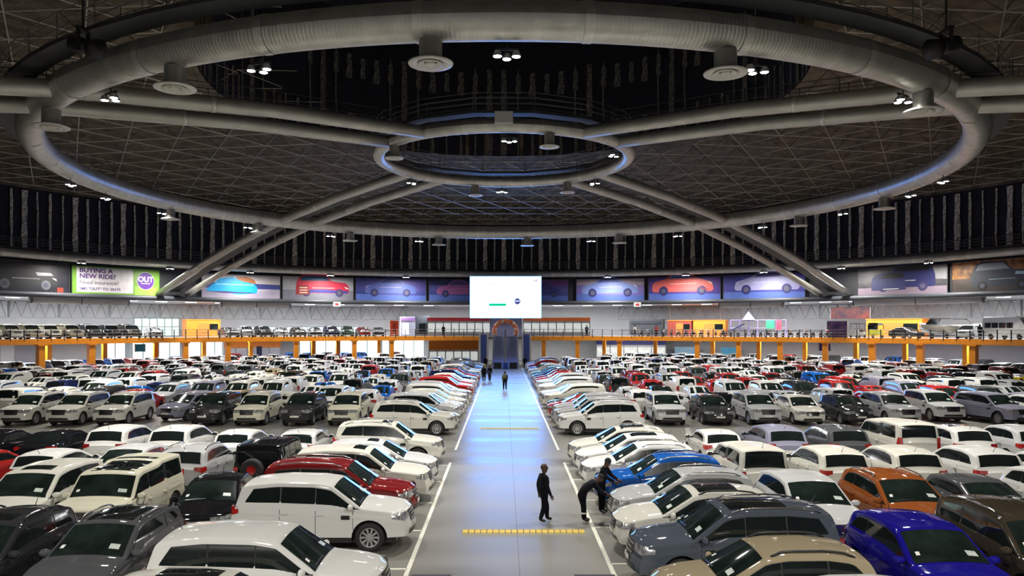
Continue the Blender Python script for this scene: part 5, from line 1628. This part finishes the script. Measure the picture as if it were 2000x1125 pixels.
# classic white scooter-car, boats, camper
o = place(1672, 65.5, Z_MEZ, 'golf_cart', 'white golf cart with a black canopy on the gallery', 'golf cart')
MB().box((0, 0.5, 0.6), (1.2, 2.2, 0.45)).box((0, -0.45, 0.95), (1.15, 0.35, 0.4)).build('body', M_white, o)
MB().box((0, 0.9, 1.0), (1.1, 0.5, 0.4)).build('seat', M_trim, o)
MB().box((0, 0.6, 1.9), (1.25, 2.0, 0.08)).build('canopy', M_trim, o)
for sx in (-0.55, 0.55):
    for sy in (-0.35, 1.5):
        MB().tube([(sx, sy, 0.8), (sx, sy, 1.88)], 0.03, 6).build('canopy_post', M_trim, o)
        MB().lathe([(0.001, -0.06), (0.2, -0.08), (0.24, -0.03), (0.24, 0.03), (0.2, 0.08), (0.001, 0.06)], 14, c=(sx, sy, 0.24), axis='x').build('wheel', M_rubber, o, True)
def boat(px, r, sc, label, rz):
    o = place(px, r, Z_MEZ, 'motor_boat', label, 'boat')
    o.rotation_euler[2] += rz
    P = []
    for i in range(9):
        t = i / 8
        x = -2.8 + 5.6 * t
        hw = 1.1 * (1 - max(0, (t - 0.45) / 0.55) ** 2.2) + 0.02
        zk = 0.55 + 0.5 * max(0, (t - 0.6) / 0.4) ** 2
        zs = 1.55 + 0.35 * t
        P.append([(x, -hw, zs), (x, -hw * 0.85, zs - 0.45), (x, 0, zk), (x, hw * 0.85, zs - 0.45), (x, hw, zs)])
    MB().grid(P).poly([P[0][k] for k in range(5)]).build('hull', mat('boat_cream', (0.62, 0.58, 0.48), rough=0.25, coat=0.6, var=0.05), o, True)
    MB().grid([[(p[0][0], p[0][1] * 0.96, p[0][2]), (p[0][0], 0, p[0][2] + 0.1), (p[4][0], p[4][1] * 0.96, p[4][2])] for p in P]).build('boat_deck', M_white, o, True)
    MB().add([(0.6, -0.9, 1.8), (0.6, 0.9, 1.8), (-0.2, 0.8, 2.5), (-0.2, -0.8, 2.5)], [(0, 1, 2, 3)]).build('boat_windscreen', M_glass, o)
    MB().box((-0.9, 0, 2.5), (1.6, 1.6, 0.08)).build('boat_canopy', M_trim, o)
    MB().box((0, 0, 0.35), (4.6, 0.12, 0.12)).box((-0.8, 0.9, 0.4), (0.12, 0.12, 0.5)).box((-0.8, -0.9, 0.4), (0.12, 0.12, 0.5)).box((-0.8, 0, 0.3), (0.1, 2.0, 0.1)).build('trailer_frame', M_dark, o)
    for sy in (-1.05, 1.05):
        MB().lathe([(0.001, -0.08), (0.26, -0.09), (0.3, -0.03), (0.3, 0.03), (0.26, 0.09), (0.001, 0.08)], 14, c=(-0.8, sy, 0.3), axis='y').build('trailer_wheel', M_rubber, o, True)
boat(1826, 66.6, 1, 'cream motor boat on a trailer at the gallery edge past the orange cabin', 2.7)
boat(1890, 73.5, 1, 'cream motor boat set back behind the silver pickup on the gallery', 0.3)
o = place(1975, 66.5, Z_MEZ, 'camper_van', 'white camper van with side windows at the gallery edge', 'camper van')
o.rotation_euler[2] += -0.25
P = []
for x, zt in ((-3.0, 2.3), (-2.95, 2.65), (1.6, 2.7), (2.1, 2.55), (2.7, 1.55), (3.1, 1.2), (3.15, 0.5)):
    P.append([(x, -1.05, 0.45), (x, -1.08, 1.2), (x, -1.0, zt - 0.1), (x, -0.8, zt), (x, 0.8, zt), (x, 1.0, zt - 0.1), (x, 1.08, 1.2), (x, 1.05, 0.45)])
MB().grid(P).poly(P[0]).poly(P[-1][::-1]).build('body', mat('camper_white', (0.7, 0.69, 0.64), rough=0.3, coat=0.5, var=0.03), o)
for xw in (-2.2, -1.2, -0.2, 0.8):
    MB().box((xw, -1.085, 1.65), (0.8, 0.05, 0.6)).build('side_window', M_glass, o)
MB().add([(2.14, -0.85, 2.45), (2.14, 0.85, 2.45), (2.72, 0.9, 1.6), (2.72, -0.9, 1.6)], [(0, 1, 2, 3)]).build('windscreen', M_glass, o)
for xw in (-1.8, 2.0):
    for sy in (-0.98, 0.98):
        MB().lathe([(0.001, -0.09), (0.3, -0.1), (0.36, -0.04), (0.36, 0.04), (0.3, 0.1), (0.001, 0.09)], 16, c=(xw, sy, 0.36), axis='y').build('wheel', M_rubber, o, True)
# motorbikes along the gallery railing
def bike_parts():
    mats_ = (M_rubber, M_alloy, M_trim)
    wh = MB().lathe([(0.2, -0.05), (0.29, -0.06), (0.31, 0.0), (0.29, 0.06), (0.2, 0.05), (0.2, -0.05)], 16, axis='x').mesh('wheel', M_rubber, True)
    fr = MB().tube([(0, -0.65, 0.31), (0, -0.40, 0.9)], 0.035, 6).tube([(0, 0.65, 0.31), (0, 0.05, 0.45)], 0.04, 6).tube([(0, -0.38, 0.85), (0, 0.0, 0.45), (0, 0.45, 0.75)], 0.04, 6).mesh('frame', M_alloy)
    en = MB().box((0, 0, 0.48), (0.32, 0.42, 0.32)).mesh('engine', M_trim)
    tk = MB().sphere((0, -0.15, 0.86), (0.15, 0.27, 0.14), 10, 8).mesh('fuel_tank', M_paint, True)
    st = MB().box((0, 0.33, 0.84), (0.24, 0.6, 0.10)).mesh('seat', M_trim)
    hb = MB().tube([(-0.36, -0.34, 1.05), (0, -0.42, 1.0), (0.36, -0.34, 1.05)], 0.018, 6).mesh('handlebar', M_alloy)
    hl = MB().sphere((0, -0.52, 0.92), (0.09, 0.07, 0.09), 10, 8).mesh('headlight', M_head, True)
    return wh, fr, en, tk, st, hb, hl
BK = bike_parts()
for i in range(26):
    px = 1252 + 14.6 * i
    a = circle_angle(px, 65.3)
    root = empty('motorbike', polar(65.3, a, Z_MEZ), -a + rnd.uniform(-0.3, 0.3))
    cn = rnd.choice(['black', 'red', 'blue', 'silver', 'orange', 'green', 'charcoal'])
    tag(root, '%s motorbike by the gallery railing, %s along from the charcoal booth' % (cn, ORD[i + 1]), 'motorbike', 'motorbikes along the gallery railing')
    for nm, me_, lc in (('wheel', BK[0], (0, -0.65, 0.31)), ('wheel', BK[0], (0, 0.65, 0.31)), ('frame', BK[1], None), ('engine', BK[2], None), ('fuel_tank', BK[3], None), ('seat', BK[4], None), ('handlebar', BK[5], None), ('headlight', BK[6], None)):
        q = link(nm, me_, root, lc)
        if nm == 'fuel_tank': q.color = (*COLOURS[cn], 1)

# ================================================================== ESCALATORS
M_esc = mat('escalator_blue_steel', (0.12, 0.17, 0.40), rough=0.3, metal=0.4, var=0.1)
M_step = mat('escalator_step', (0.42, 0.47, 0.72), rough=0.5, metal=0.0, var=0.1)
M_balu = mat('balustrade_panel', (0.55, 0.56, 0.62), rough=0.25, var=0.05)
Y0, Y1 = 109.4, 120.4
def escalator(x, label):
    root = empty('escalator', (x, Y0, 0))
    tag(root, label, 'escalator', 'pair of central escalators')
    W = 1.72
    n = 22
    run = Y1 - Y0
    stp = MB().box((0, 0, 0), (W - 0.1, run / n + 0.06, Z_MEZ / n)).mesh('escalator_step', M_step)
    for i in range(n):
        link('escalator_step', stp, root, (0, run * (i + 0.5) / n, Z_MEZ * (i + 0.5) / n))
    u = Vector((0, run, Z_MEZ))
    for sg in (-1, 1):
        xx = sg * (W / 2 + 0.03)
        MB().add([(xx - 0.05, -0.6, 0), (xx + 0.05, -0.6, 0), (xx + 0.05, -0.6, 0.95), (xx - 0.05, -0.6, 0.95), (xx - 0.05, 0.2, 0.0), (xx + 0.05, 0.2, 0.0), (xx + 0.05, 0.2, 1.0), (xx - 0.05, 0.2, 1.0),
                  (xx - 0.05, run, Z_MEZ - 0.1), (xx + 0.05, run, Z_MEZ - 0.1), (xx + 0.05, run, Z_MEZ + 1.0), (xx - 0.05, run, Z_MEZ + 1.0)],
                 [(0, 1, 2, 3), (0, 4, 5, 1), (3, 2, 6, 7), (0, 3, 7, 4), (1, 5, 6, 2), (4, 8, 9, 5), (7, 6, 10, 11), (4, 7, 11, 8), (5, 9, 10, 6), (8, 11, 10, 9)]).build('balustrade', M_balu, root)
        MB().tube([(xx, -0.65, 0.6), (xx, -0.65, 0.95), (xx, 0.2, 1.04), (xx, run, Z_MEZ + 1.04)], 0.05, 6).build('handrail', M_trim, root)
    MB().add([(-W / 2, 0.1, -0.0), (W / 2, 0.1, 0.0), (W / 2, run, Z_MEZ - 0.7), (-W / 2, run, Z_MEZ - 0.7), (-W / 2, run, 0), (W / 2, run, 0)],
             [(0, 1, 2, 3), (0, 3, 4), (1, 5, 2)]).build('truss_cladding', M_esc, root)
escalator(-0.72, 'blue steel escalator under the balloon arch, banner side of the pair')
escalator(1.20, "blue steel escalator under the balloon arch, standing man's side of the pair")
for x, sd in ((-3.15, 'banner side'), (3.55, "standing man's side")):
    root = empty('stair_tower_panel', (x, 119.6, 0))
    tag(root, 'tall blue panel between pale posts beside the escalators, ' + sd, 'panel')
    MB().box((0, 0, 2.4), (0.95, 0.3, 4.8)).build('blue_panel', mat('deep_blue_panel', (0.06, 0.10, 0.34), rough=0.35, var=0.15), root)
    for sg in (-1, 1):
        MB().box((sg * 0.62, 0, 2.6), (0.2, 0.35, 5.2)).build('pale_post', mat('pale_post_paint', (0.55, 0.56, 0.56), rough=0.4, var=0.05), root)
o = empty('escalator_barrier', (0.24, 108.0, 0))
tag(o, 'low black and blue barrier at the foot of the escalators', 'barrier')
MB().box((0, 0, 0.45), (0.7, 0.3, 0.9)).build('blue_bin', mat('barrier_blue', (0.02, 0.08, 0.4), rough=0.4, var=0.1), o)
for sg in (-1, 1):
    MB().box((sg * 1.1, 0, 0.5), (1.1, 0.2, 0.9)).build('black_panel', M_trim, o)
panel(957, 1019, 66.3, Z_MEZ, Z_MEZ + 3.0, 'wall behind the balloon arch with blue screen glow in its colour', mat('glow_tinted_wall', (0.30, 0.34, 0.62), rough=0.5, var=0.12, vscale=0.8), 'panel', 'landing_wall')  # blue glow of the screen is put into this wall's colour
# balloon arch
o = empty('balloon_arch', (0.25, 121.2, Z_MEZ))
tag(o, 'arch of coral orange and white balloons at the top of the escalators', 'balloon arch')
BM = [MB().sphere((0, 0, 0), (0.20, 0.20, 0.23), 8, 6).mesh('balloon', mat('coral_balloon', (0.80, 0.22, 0.10), rough=0.25, var=0.08), True),
      MB().sphere((0, 0, 0), (0.20, 0.20, 0.23), 8, 6).mesh('balloon', mat('white_balloon', (0.75, 0.62, 0.55), rough=0.25, var=0.05), True)]
for i in range(30):
    t = i / 29
    a = PI * (1.10 - 1.20 * t)
    for k in range(4):
        b_ = 2 * PI * k / 4 + i * 0.5
        R_ = 1.75 + 0.18 * math.cos(b_)
        link('balloon', BM[(k + i // 2) % 2 if k % 2 else 0], o, (R_ * math.cos(a), 0.18 * math.sin(b_), 0.75 + R_ * 0.95 * math.sin(a)))
MB().tube([(1.75 * math.cos(PI * (1.12 - 1.24 * k / 16)), 0, 0.75 + 1.66 * math.sin(PI * (1.12 - 1.24 * k / 16))) for k in range(17)], 0.03, 5).build('arch_wire', M_dark, o)
# ================================================================== VIDEO WALL
SY = 112.6
sw, sh = 139 * SY / FPX, 81 * SY / FPX
root = empty('video_wall', (x_at(987.5, SY), SY, z_at(621, SY)))
tag(root, 'large bright white video wall hanging above the escalators', 'screen')
M_scr = mat('screen_white', (0.9, 0.9, 0.9), rough=0.3, emis=(0.10, 0.32, 1.0), estr=SCREEN_E)
def ui(name, col, e, emi=None):
    return mat(name, col, rough=0.3, emis=emi or col, estr=e, var=0.02)
MB().box((0, 0.15, sh / 2), (sw + 0.12, 0.3, sh + 0.12)).build('screen_case', M_dark, root)
MB().add([(-sw / 2, -0.012, 0), (sw / 2, -0.012, 0), (sw / 2, -0.012, sh), (-sw / 2, -0.012, sh)], [(0, 1, 2, 3)]).build('screen_face', M_scr, root)
def spt(px, py):
    return Vector((x_at(px, SY) - root.location.x, -0.03, z_at(py, SY) - root.location.z))
g0, g1 = spt(955, 597.5), spt(988.5, 592.8)
MB().box(((g0.x + g1.x) / 2, -0.03, (g0.z + g1.z) / 2), (g1.x - g0.x, 0.02, g1.z - g0.z)).build('green_bar', ui('screen_green', (0.0, 0.62, 0.22), 0.9), root)
c_ = spt(1010.5, 588.5)
MB().add([(c_.x + 0.46 * math.cos(t), -0.03, c_.z + 0.46 * math.sin(t)) for t in [2 * PI * k / 32 for k in range(32)]], [tuple(range(32))]).build('purple_badge', ui('screen_purple', (0.07, 0.06, 0.28), 0.8), root)
text_obj('badge_lettering', 'OUT', 0.36, root, (c_.x, -0.04, c_.z + 0.02), (PI / 2, 0, 0), ui('screen_letter', (0.8, 0.85, 1.0), 1.2), 0.004, 'CENTER', 0.012)
c_ = spt(1046, 548)
for dx_, dz_ in ((-0.12, -0.05), (0.12, 0.03)):
    MB().add([(c_.x + dx_ - 0.11, -0.03, c_.z + dz_ - 0.16), (c_.x + dx_ + 0.09, -0.03, c_.z + dz_ - 0.16), (c_.x + dx_ + 0.13, -0.03, c_.z + dz_ + 0.14), (c_.x + dx_ - 0.02, -0.03, c_.z + dz_ + 0.18)], [(0, 1, 2, 3)]).build('logo_mark', ui('screen_red', (0.62, 0.10, 0.22), 0.9), root)
c_ = spt(965, 555)
MB().box((c_.x, -0.02, c_.z), (1.1, 0.01, 0.28)).build('pale_caption', ui('screen_pale', (0.86, 0.86, 0.88), 1.0), root)
for sx in (-sw * 0.4, sw * 0.4):
    MB().tube([(sx, 0.15, sh), (sx, 0.15, 21.6 - root.location.z)], 0.035, 5).build('hanging_cable', M_dark, root)
# ================================================================== POSTERS
R_POST = 62.95
COUPE = [(0, .07), (.01, .15), (.06, .185), (.22, .215), (.36, .305), (.44, .325), (.57, .315), (.74, .225), (.90, .185), (.985, .13), (1, .08), (.97, .05), (.03, .045)]
GLASSC = [(.27, .22), (.38, .295), (.45, .31), (.56, .30), (.69, .225)]
SUVP = [(0, .08), (.005, .22), (.03, .30), (.10, .395), (.20, .42), (.55, .415), (.67, .29), (.93, .26), (.985, .20), (1, .09), (.97, .05), (.03, .05)]
GLASSS = [(.08, .29), (.13, .38), (.22, .395), (.53, .39), (.63, .295)]
def poster(px0, px1, z0, z1, label, bg, bg2=None, sc=0.35, lip=True, r=R_POST, framem=None):
    a0, a1 = circle_angle(px0, r), circle_angle(px1, r)
    p0, p1 = polar(r, a0), polar(r, a1)
    c = (p0 + p1) / 2; w_ = (p1 - p0).length
    rt = empty('wall_poster', (c.x, c.y, z0), math.atan2(p1.y - p0.y, p1.x - p0.x))
    tag(rt, label, 'poster', 'posters around the hall')
    h = z1 - z0
    MB().box((0, 0.03, h / 2), (w_, 0.06, h)).build('poster_sheet', mat('print_' + label.replace(' ', '_')[:40], bg, rough=0.45, color2=bg2, vscale=sc, stretch=(0.6, 1, 1.6)) if bg2 else mat('print_' + label.replace(' ', '_')[:40], bg, rough=0.45, var=0.08), rt)
    fr = framem or M_dark
    for b in (((0, 0, -0.04), (w_ + 0.16, 0.12, 0.10)), ((0, 0, h + 0.04), (w_ + 0.16, 0.12, 0.10)), ((-w_ / 2 - 0.05, 0, h / 2), (0.10, 0.12, h)), ((w_ / 2 + 0.05, 0, h / 2), (0.10, 0.12, h))):
        MB().box(*b).build('poster_frame_bar', fr, rt)
    return rt, w_, h
def prt(rt, pts, name, m, y=-0.02):
    """flat printed shape on a poster"""
    return MB().poly([(p[0], y, p[1]) for p in pts]).build(name, m, rt)
def ink(name, col, em=0.0):
    return mat('ink_' + name, col, rough=0.5, var=0.06, vscale=1.5)
def car_print(rt, x, z, L, body, glass, wheel, shape='coupe', flip=False, light=None, wheels=True, vs=1.0, shade=None):
    def T(pts):
        return [(x + (L * (1 - p[0]) if flip else L * p[0]), z + L * p[1] * vs) for p in pts]
    out, gl = (COUPE, GLASSC) if shape == 'coupe' else (SUVP, GLASSS)
    prt(rt, T(out), 'printed_car_body', body, -0.020)
    if glass: prt(rt, T(gl), 'printed_car_glass', glass, -0.026)
    if shade: prt(rt, T([(.02, .06), (.02, .11), (.5, .12), (.98, .10), (.97, .055)]), 'printed_car_sill', shade, -0.025)
    if wheels:
        for wx in (.19, .81):
            q = T([(wx, .06)])[0]
            for rr, mm, yy in ((0.075, wheel, -0.028), (0.040, ink('dim_hub', (0.10, 0.10, 0.16)), -0.031)):
                prt(rt, [(q[0] + L * rr * math.cos(t), q[1] + L * rr * math.sin(t)) for t in [2 * PI * k / 18 for k in range(18)]], 'printed_wheel', mm, yy)
    if light:
        prt(rt, T([(.93, .155), (.985, .13), (.97, .165), (.90, .185)]), 'printed_lamp', light, -0.03)
        prt(rt, T([(.30, .145), (.72, .15), (.72, .157), (.30, .155)]), 'printed_highlight', light, -0.03)
K_ = ink('black', (0.01, 0.01, 0.013)); G_ = ink('steel', (0.16, 0.17, 0.19)); LG = ink('pale', (0.62, 0.62, 0.66)); WH = ink('white', (0.78, 0.76, 0.80))
# dark off-roader poster at the edge
rt, w_, h = poster(-60, 134, 9.55, 13.55, 'near-black poster of a dark car with pale outlines at the edge of view', (0.012, 0.013, 0.02), (0.03, 0.03, 0.045))
car_print(rt, -w_ * 0.30, h * 0.22, w_ * 0.68, ink('graphite', (0.03, 0.031, 0.036)), K_, G_, 'suv', light=LG)
prt(rt, [(w_ * 0.14, h * 0.70), (w_ * 0.30, h * 0.70), (w_ * 0.33, h * 0.62), (w_ * 0.16, h * 0.60)], 'printed_lamp', LG, -0.03)
prt(rt, [(w_ * 0.37, h * 0.10), (w_ * 0.44, h * 0.10), (w_ * 0.44, h * 0.28), (w_ * 0.37, h * 0.28)], 'printed_badge', ink('badge_red', (0.30, 0.05, 0.03)), -0.03)
# insurance banner
rt, w_, h = poster(141, 311, 9.75, 13.45, 'green and white insurance banner with purple lettering', (0.20, 0.42, 0.05), framem=ink('dark_green', (0.03, 0.10, 0.02)))
prt(rt, [(-w_ * 0.455, h * 0.14), (w_ * 0.18, h * 0.14), (w_ * 0.18, h * 0.97), (-w_ * 0.455, h * 0.97)], 'white_field', WH)
prt(rt, [(w_ * 0.20, h * 0.06), (w_ * 0.47, h * 0.06), (w_ * 0.47, h * 0.40), (w_ * 0.20, h * 0.40)], 'lime_field', ink('lime', (0.34, 0.62, 0.10)), -0.018)
PU = ink('purple', (0.10, 0.03, 0.22)); PL = ink('grey_purple', (0.22, 0.18, 0.26))
text_obj('lettering', 'BUYING A', h * 0.21, rt, (-w_ * 0.425, -0.03, h * 0.86), (PI / 2, 0, 0), PU, 0.003, 'LEFT', 0.02, 1.12)
text_obj('lettering', 'NEW RIDE?', h * 0.21, rt, (-w_ * 0.425, -0.03, h * 0.67), (PI / 2, 0, 0), PU, 0.003, 'LEFT', 0.02, 1.12)
text_obj('lettering', 'Need insurance?', h * 0.17, rt, (-w_ * 0.425, -0.03, h * 0.46), (PI / 2, 0, 0), PL, 0.003, 'LEFT', 0.008, 1.12)
text_obj('lettering', 'SMS "OUT" TO 38175', h * 0.125, rt, (-w_ * 0.425, -0.03, h * 0.25), (PI / 2, 0, 0), PU, 0.003, 'LEFT', 0.008, 1.16)
cx, cz, cr = w_ * 0.33, h * 0.60, h * 0.295
prt(rt, [(cx + cr * 1.05 * math.cos(t), cz + cr * 1.05 * math.sin(t)) for t in [2 * PI * k / 36 for k in range(36)]], 'badge_edge', WH, -0.024)
prt(rt, [(cx + cr * math.cos(t), cz + cr * math.sin(t)) for t in [2 * PI * k / 36 for k in range(36)]], 'badge', ink('violet', (0.11, 0.02, 0.33)), -0.028)
text_obj('badge_lettering', 'OUT', h * 0.26, rt, (cx, -0.034, cz + h * 0.05), (PI / 2, 0, 0), WH, 0.003, 'CENTER', 0.03, 1.0)
text_obj('badge_lettering', 'surance', h * 0.085, rt, (cx, -0.034, cz - h * 0.085), (PI / 2, 0, 0), WH, 0.003, 'CENTER', 0.004, 1.2)
# covered blue car
rt, w_, h = poster(394, 547, 10.0, 13.4, 'poster of a car under a bright blue cover', (0.30, 0.27, 0.40), (0.55, 0.50, 0.60), 0.25)
prt(rt, [(-w_ * .5, h * .42), (w_ * .5, h * .42), (w_ * .5, h * .62), (-w_ * .5, h * .66)], 'printed_road', ink('indigo_road', (0.05, 0.06, 0.25)), -0.012)
prt(rt, [(-w_ * .5, h * .62), (w_ * .5, h * .62), (w_ * .5, h), (-w_ * .5, h)], 'printed_sky', ink('dusk_sky', (0.55, 0.52, 0.55)), -0.011)
prt(rt, [(w_ * -.05, h * .68), (w_ * .18, h * .64), (w_ * .16, h * .80), (w_ * .05, h * .92), (w_ * -.08, h * .9)], 'printed_rocks', ink('rust_rock', (0.40, 0.16, 0.07)), -0.016)
prt(rt, [(-w_ * .46, h * .30), (-w_ * .40, h * .48), (-w_ * .28, h * .82), (-w_ * .12, h * .90), (w_ * .0, h * .72), (w_ * .16, h * .62), (w_ * .20, h * .46), (w_ * .19, h * .24), (w_ * .08, h * .20), (-w_ * .06, h * .16), (-w_ * .2, h * .24)], 'printed_cover', ink('cyan_cover', (0.01, 0.36, 0.74)), -0.022)
prt(rt, [(-w_ * .34, h * .56), (w_ * .15, h * .56), (w_ * .15, h * .60), (-w_ * .33, h * .60)], 'printed_fold', ink('pale_cyan', (0.25, 0.62, 0.85)), -0.026)
prt(rt, [(-w_ * .44, h * .28), (-w_ * .2, h * .22), (w_ * .18, h * .22), (w_ * .1, h * .26), (-w_ * .2, h * .29)], 'printed_shadow', ink('deep_violet', (0.05, 0.03, 0.18)), -0.026)
# racing car
rt, w_, h = poster(552, 690, 10.05, 13.45, 'poster of a red and navy racing car on grey', (0.30, 0.31, 0.36), (0.46, 0.46, 0.50), 0.3)
prt(rt, [(-w_ * .5, h * 0), (w_ * .5, 0), (w_ * .5, h * .42), (-w_ * .5, h * .42)], 'printed_road', ink('grey_track', (0.20, 0.20, 0.26)), -0.012)
car_print(rt, -w_ * .32, h * .18, w_ * .76, ink('racing_red', (0.55, 0.03, 0.07)), ink('navy_glass', (0.02, 0.08, 0.20)), ink('dark_wheel', (0.05, 0.04, 0.12)), 'suv', False, WH, vs=0.95, shade=ink('navy_sill', (0.04, 0.05, 0.28)))
prt(rt, [(-w_ * .32, h * .22), (-w_ * .14, h * .22), (-w_ * .14, h * .62), (-w_ * .30, h * .62)], 'printed_nose', ink('dark_racing_red', (0.30, 0.03, 0.04)), -0.034)
for k in range(3):
    prt(rt, [(-w_ * .27, h * (.28 + .11 * k)), (-w_ * .16, h * (.28 + .11 * k)), (-w_ * .16, h * (.33 + .11 * k)), (-w_ * .27, h * (.33 + .11 * k))], 'printed_stripe', ink('cream_stripe', (0.70, 0.50, 0.38)), -0.038)
# purple sports cars
def violet(px0, px1, label, body, gl, flip, bg=(0.03, 0.05, 0.24), bg2=(0.13, 0.10, 0.36), li=None, Ls=0.74, xs=-0.38, top=None, vs=1.15):
    rt, w_, h = poster(px0, px1, 10.05, 13.45, label, bg, bg2, 0.22)
    if top: prt(rt, [(-w_ * .5, h * .74), (w_ * .5, h * .70), (w_ * .5, h), (-w_ * .5, h)], 'printed_skyline', top, -0.012)
    prt(rt, [(-w_ * .5, 0), (w_ * .5, 0), (w_ * .5, h * .24), (-w_ * .5, h * .30)], 'printed_ground', ink('blue_ground', (0.09, 0.15, 0.50)), -0.011)
    car_print(rt, w_ * xs, h * .20, w_ * Ls, body, gl, ink('indigo_wheel', (0.03, 0.03, 0.16)), 'coupe', flip, li, vs=vs)
    return rt, w_, h
violet(695, 832, 'blue-violet poster of a low sports car seen in haze', ink('haze_blue', (0.10, 0.14, 0.44)), ink('haze_glass', (0.04, 0.05, 0.22)), True, li=ink('haze_light', (0.34, 0.36, 0.70)))
violet(838, 960, 'violet poster with a pink car partly behind the video wall', ink('haze_pink', (0.36, 0.12, 0.34)), ink('haze_dark', (0.08, 0.06, 0.24)), False, li=ink('haze_rose', (0.5, 0.25, 0.5)), top=ink('navy_town', (0.02, 0.03, 0.12)))
violet(1010, 1110, 'blue poster with a dark car beside the video wall', ink('haze_navy', (0.04, 0.06, 0.26)), ink('haze_dark', (0.08, 0.06, 0.24)), True, li=ink('haze_red', (0.45, 0.06, 0.12)), top=ink('plum_sky', (0.16, 0.06, 0.22)))
violet(1126, 1258, 'lilac poster of a pale ghostly sports car', ink('ghost_blue', (0.20, 0.27, 0.62)), ink('ghost_glass', (0.10, 0.12, 0.42)), False, bg=(0.14, 0.12, 0.42), bg2=(0.28, 0.20, 0.46), li=ink('ghost_light', (0.46, 0.50, 0.80)), top=ink('tan_sky', (0.40, 0.32, 0.40)), Ls=0.84, xs=-0.42, vs=1.1)
rt, w_, h = violet(1267, 1407, 'violet poster of a coral red muscle car', ink('coral', (0.72, 0.14, 0.14)), ink('sky_glass', (0.10, 0.20, 0.55)), False, bg=(0.05, 0.04, 0.26), bg2=(0.14, 0.07, 0.30), li=ink('peach', (0.80, 0.48, 0.38)), Ls=0.86, xs=-0.45, vs=1.25)
prt(rt, [(w_ * .17, h * .56), (w_ * .27, h * .52), (w_ * .36, h * .42), (w_ * .30, h * .42)], 'printed_vent', ink('maroon', (0.25, 0.03, 0.06)), -0.034)
rt, w_, h = violet(1413, 1572, 'violet poster of a pale smooth saloon car', ink('lavender', (0.33, 0.33, 0.58)), ink('dusk_glass', (0.10, 0.09, 0.30)), True, bg=(0.05, 0.05, 0.30), bg2=(0.09, 0.08, 0.36), li=ink('lavender_light', (0.52, 0.52, 0.74)), Ls=0.8, xs=-0.36, vs=1.15)
# navy saloon
rt, w_, h = poster(1676, 1850, 9.95, 13.5, 'poster of a navy saloon car before a grey house', (0.03, 0.03, 0.04), (0.14, 0.13, 0.15), 0.4)
prt(rt, [(-w_ * .5, 0), (w_ * .5, 0), (w_ * .5, h * .28), (-w_ * .5, h * .30)], 'printed_drive', ink('mauve_drive', (0.26, 0.20, 0.26)), -0.012)
prt(rt, [(w_ * .30, h * .55), (w_ * .5, h * .5), (w_ * .5, h), (w_ * .36, h)], 'printed_house', ink('house_grey', (0.30, 0.30, 0.32)), -0.012)
car_print(rt, -w_ * .34, h * .16, w_ * .72, ink('navy_car', (0.025, 0.028, 0.12)), K_, ink('dark_wheel', (0.05, 0.04, 0.12)), 'suv', True, LG, vs=1.05)
prt(rt, [(-w_ * .34, h * .20), (w_ * .06, h * .20), (w_ * .05, h * .56), (-w_ * .32, h * .60)], 'printed_front', ink('indigo_front', (0.035, 0.04, 0.15)), -0.034)
prt(rt, [(-w_ * .20, h * .22), (-w_ * .02, h * .22), (-w_ * .02, h * .25), (-w_ * .20, h * .25)], 'printed_plate', LG, -0.038)
prt(rt, [(-w_ * .24, h * .62), (w_ * .04, h * .62), (w_ * .02, h * .80), (-w_ * .16, h * .80)], 'printed_windscreen', K_, -0.036)
# grand saloon
rt, w_, h = poster(1860, 2060, 9.6, 13.6, 'brown-lit poster of a dark grand saloon at the edge of view', (0.045, 0.035, 0.03), (0.10, 0.07, 0.06), 0.4)
prt(rt, [(-w_ * .5, h * .50), (w_ * .5, h * .50), (w_ * .5, h), (-w_ * .5, h)], 'printed_facade', mat('ink_amber_facade', (0.10, 0.035, 0.01), rough=0.5, color2=(0.50, 0.22, 0.06), vscale=1.3), -0.012)
car_print(rt, -w_ * .30, h * .16, w_ * .62, ink('slate_blue', (0.04, 0.05, 0.075)), ink('pale_glass', (0.30, 0.36, 0.42)), K_, 'suv', False, ink('ice_lamp', (0.45, 0.65, 0.78)), vs=1.1)
prt(rt, [(w_ * .14, h * .56), (w_ * .30, h * .54), (w_ * .30, h * .62), (w_ * .15, h * .64)], 'printed_lamp', ink('ice_lamp', (0.45, 0.65, 0.78)), -0.036)
# small red and white notice on the ledge
for px, l in ((658, 'small red and white notice on the ledge under the racing car poster'), (1245, 'small red and white notice hanging near the coral car poster')):
    rt = place(px, 62.1, 9.1, 'ledge_notice', l, 'sign')
    MB().box((0, 0, 0.3), (1.1, 0.06, 0.7)).build('notice_board', WH, rt)
    MB().box((0, -0.04, 0.3), (0.5, 0.02, 0.3)).build('notice_mark', ink('notice_red', (0.6, 0.05, 0.05)), rt)
    MB().tube([(-0.4, 0, 0.65), (-0.4, 0, 0.95)], 0.02, 4).tube([(0.4, 0, 0.65), (0.4, 0, 0.95)], 0.02, 4).build('notice_hanger', M_dark, rt)
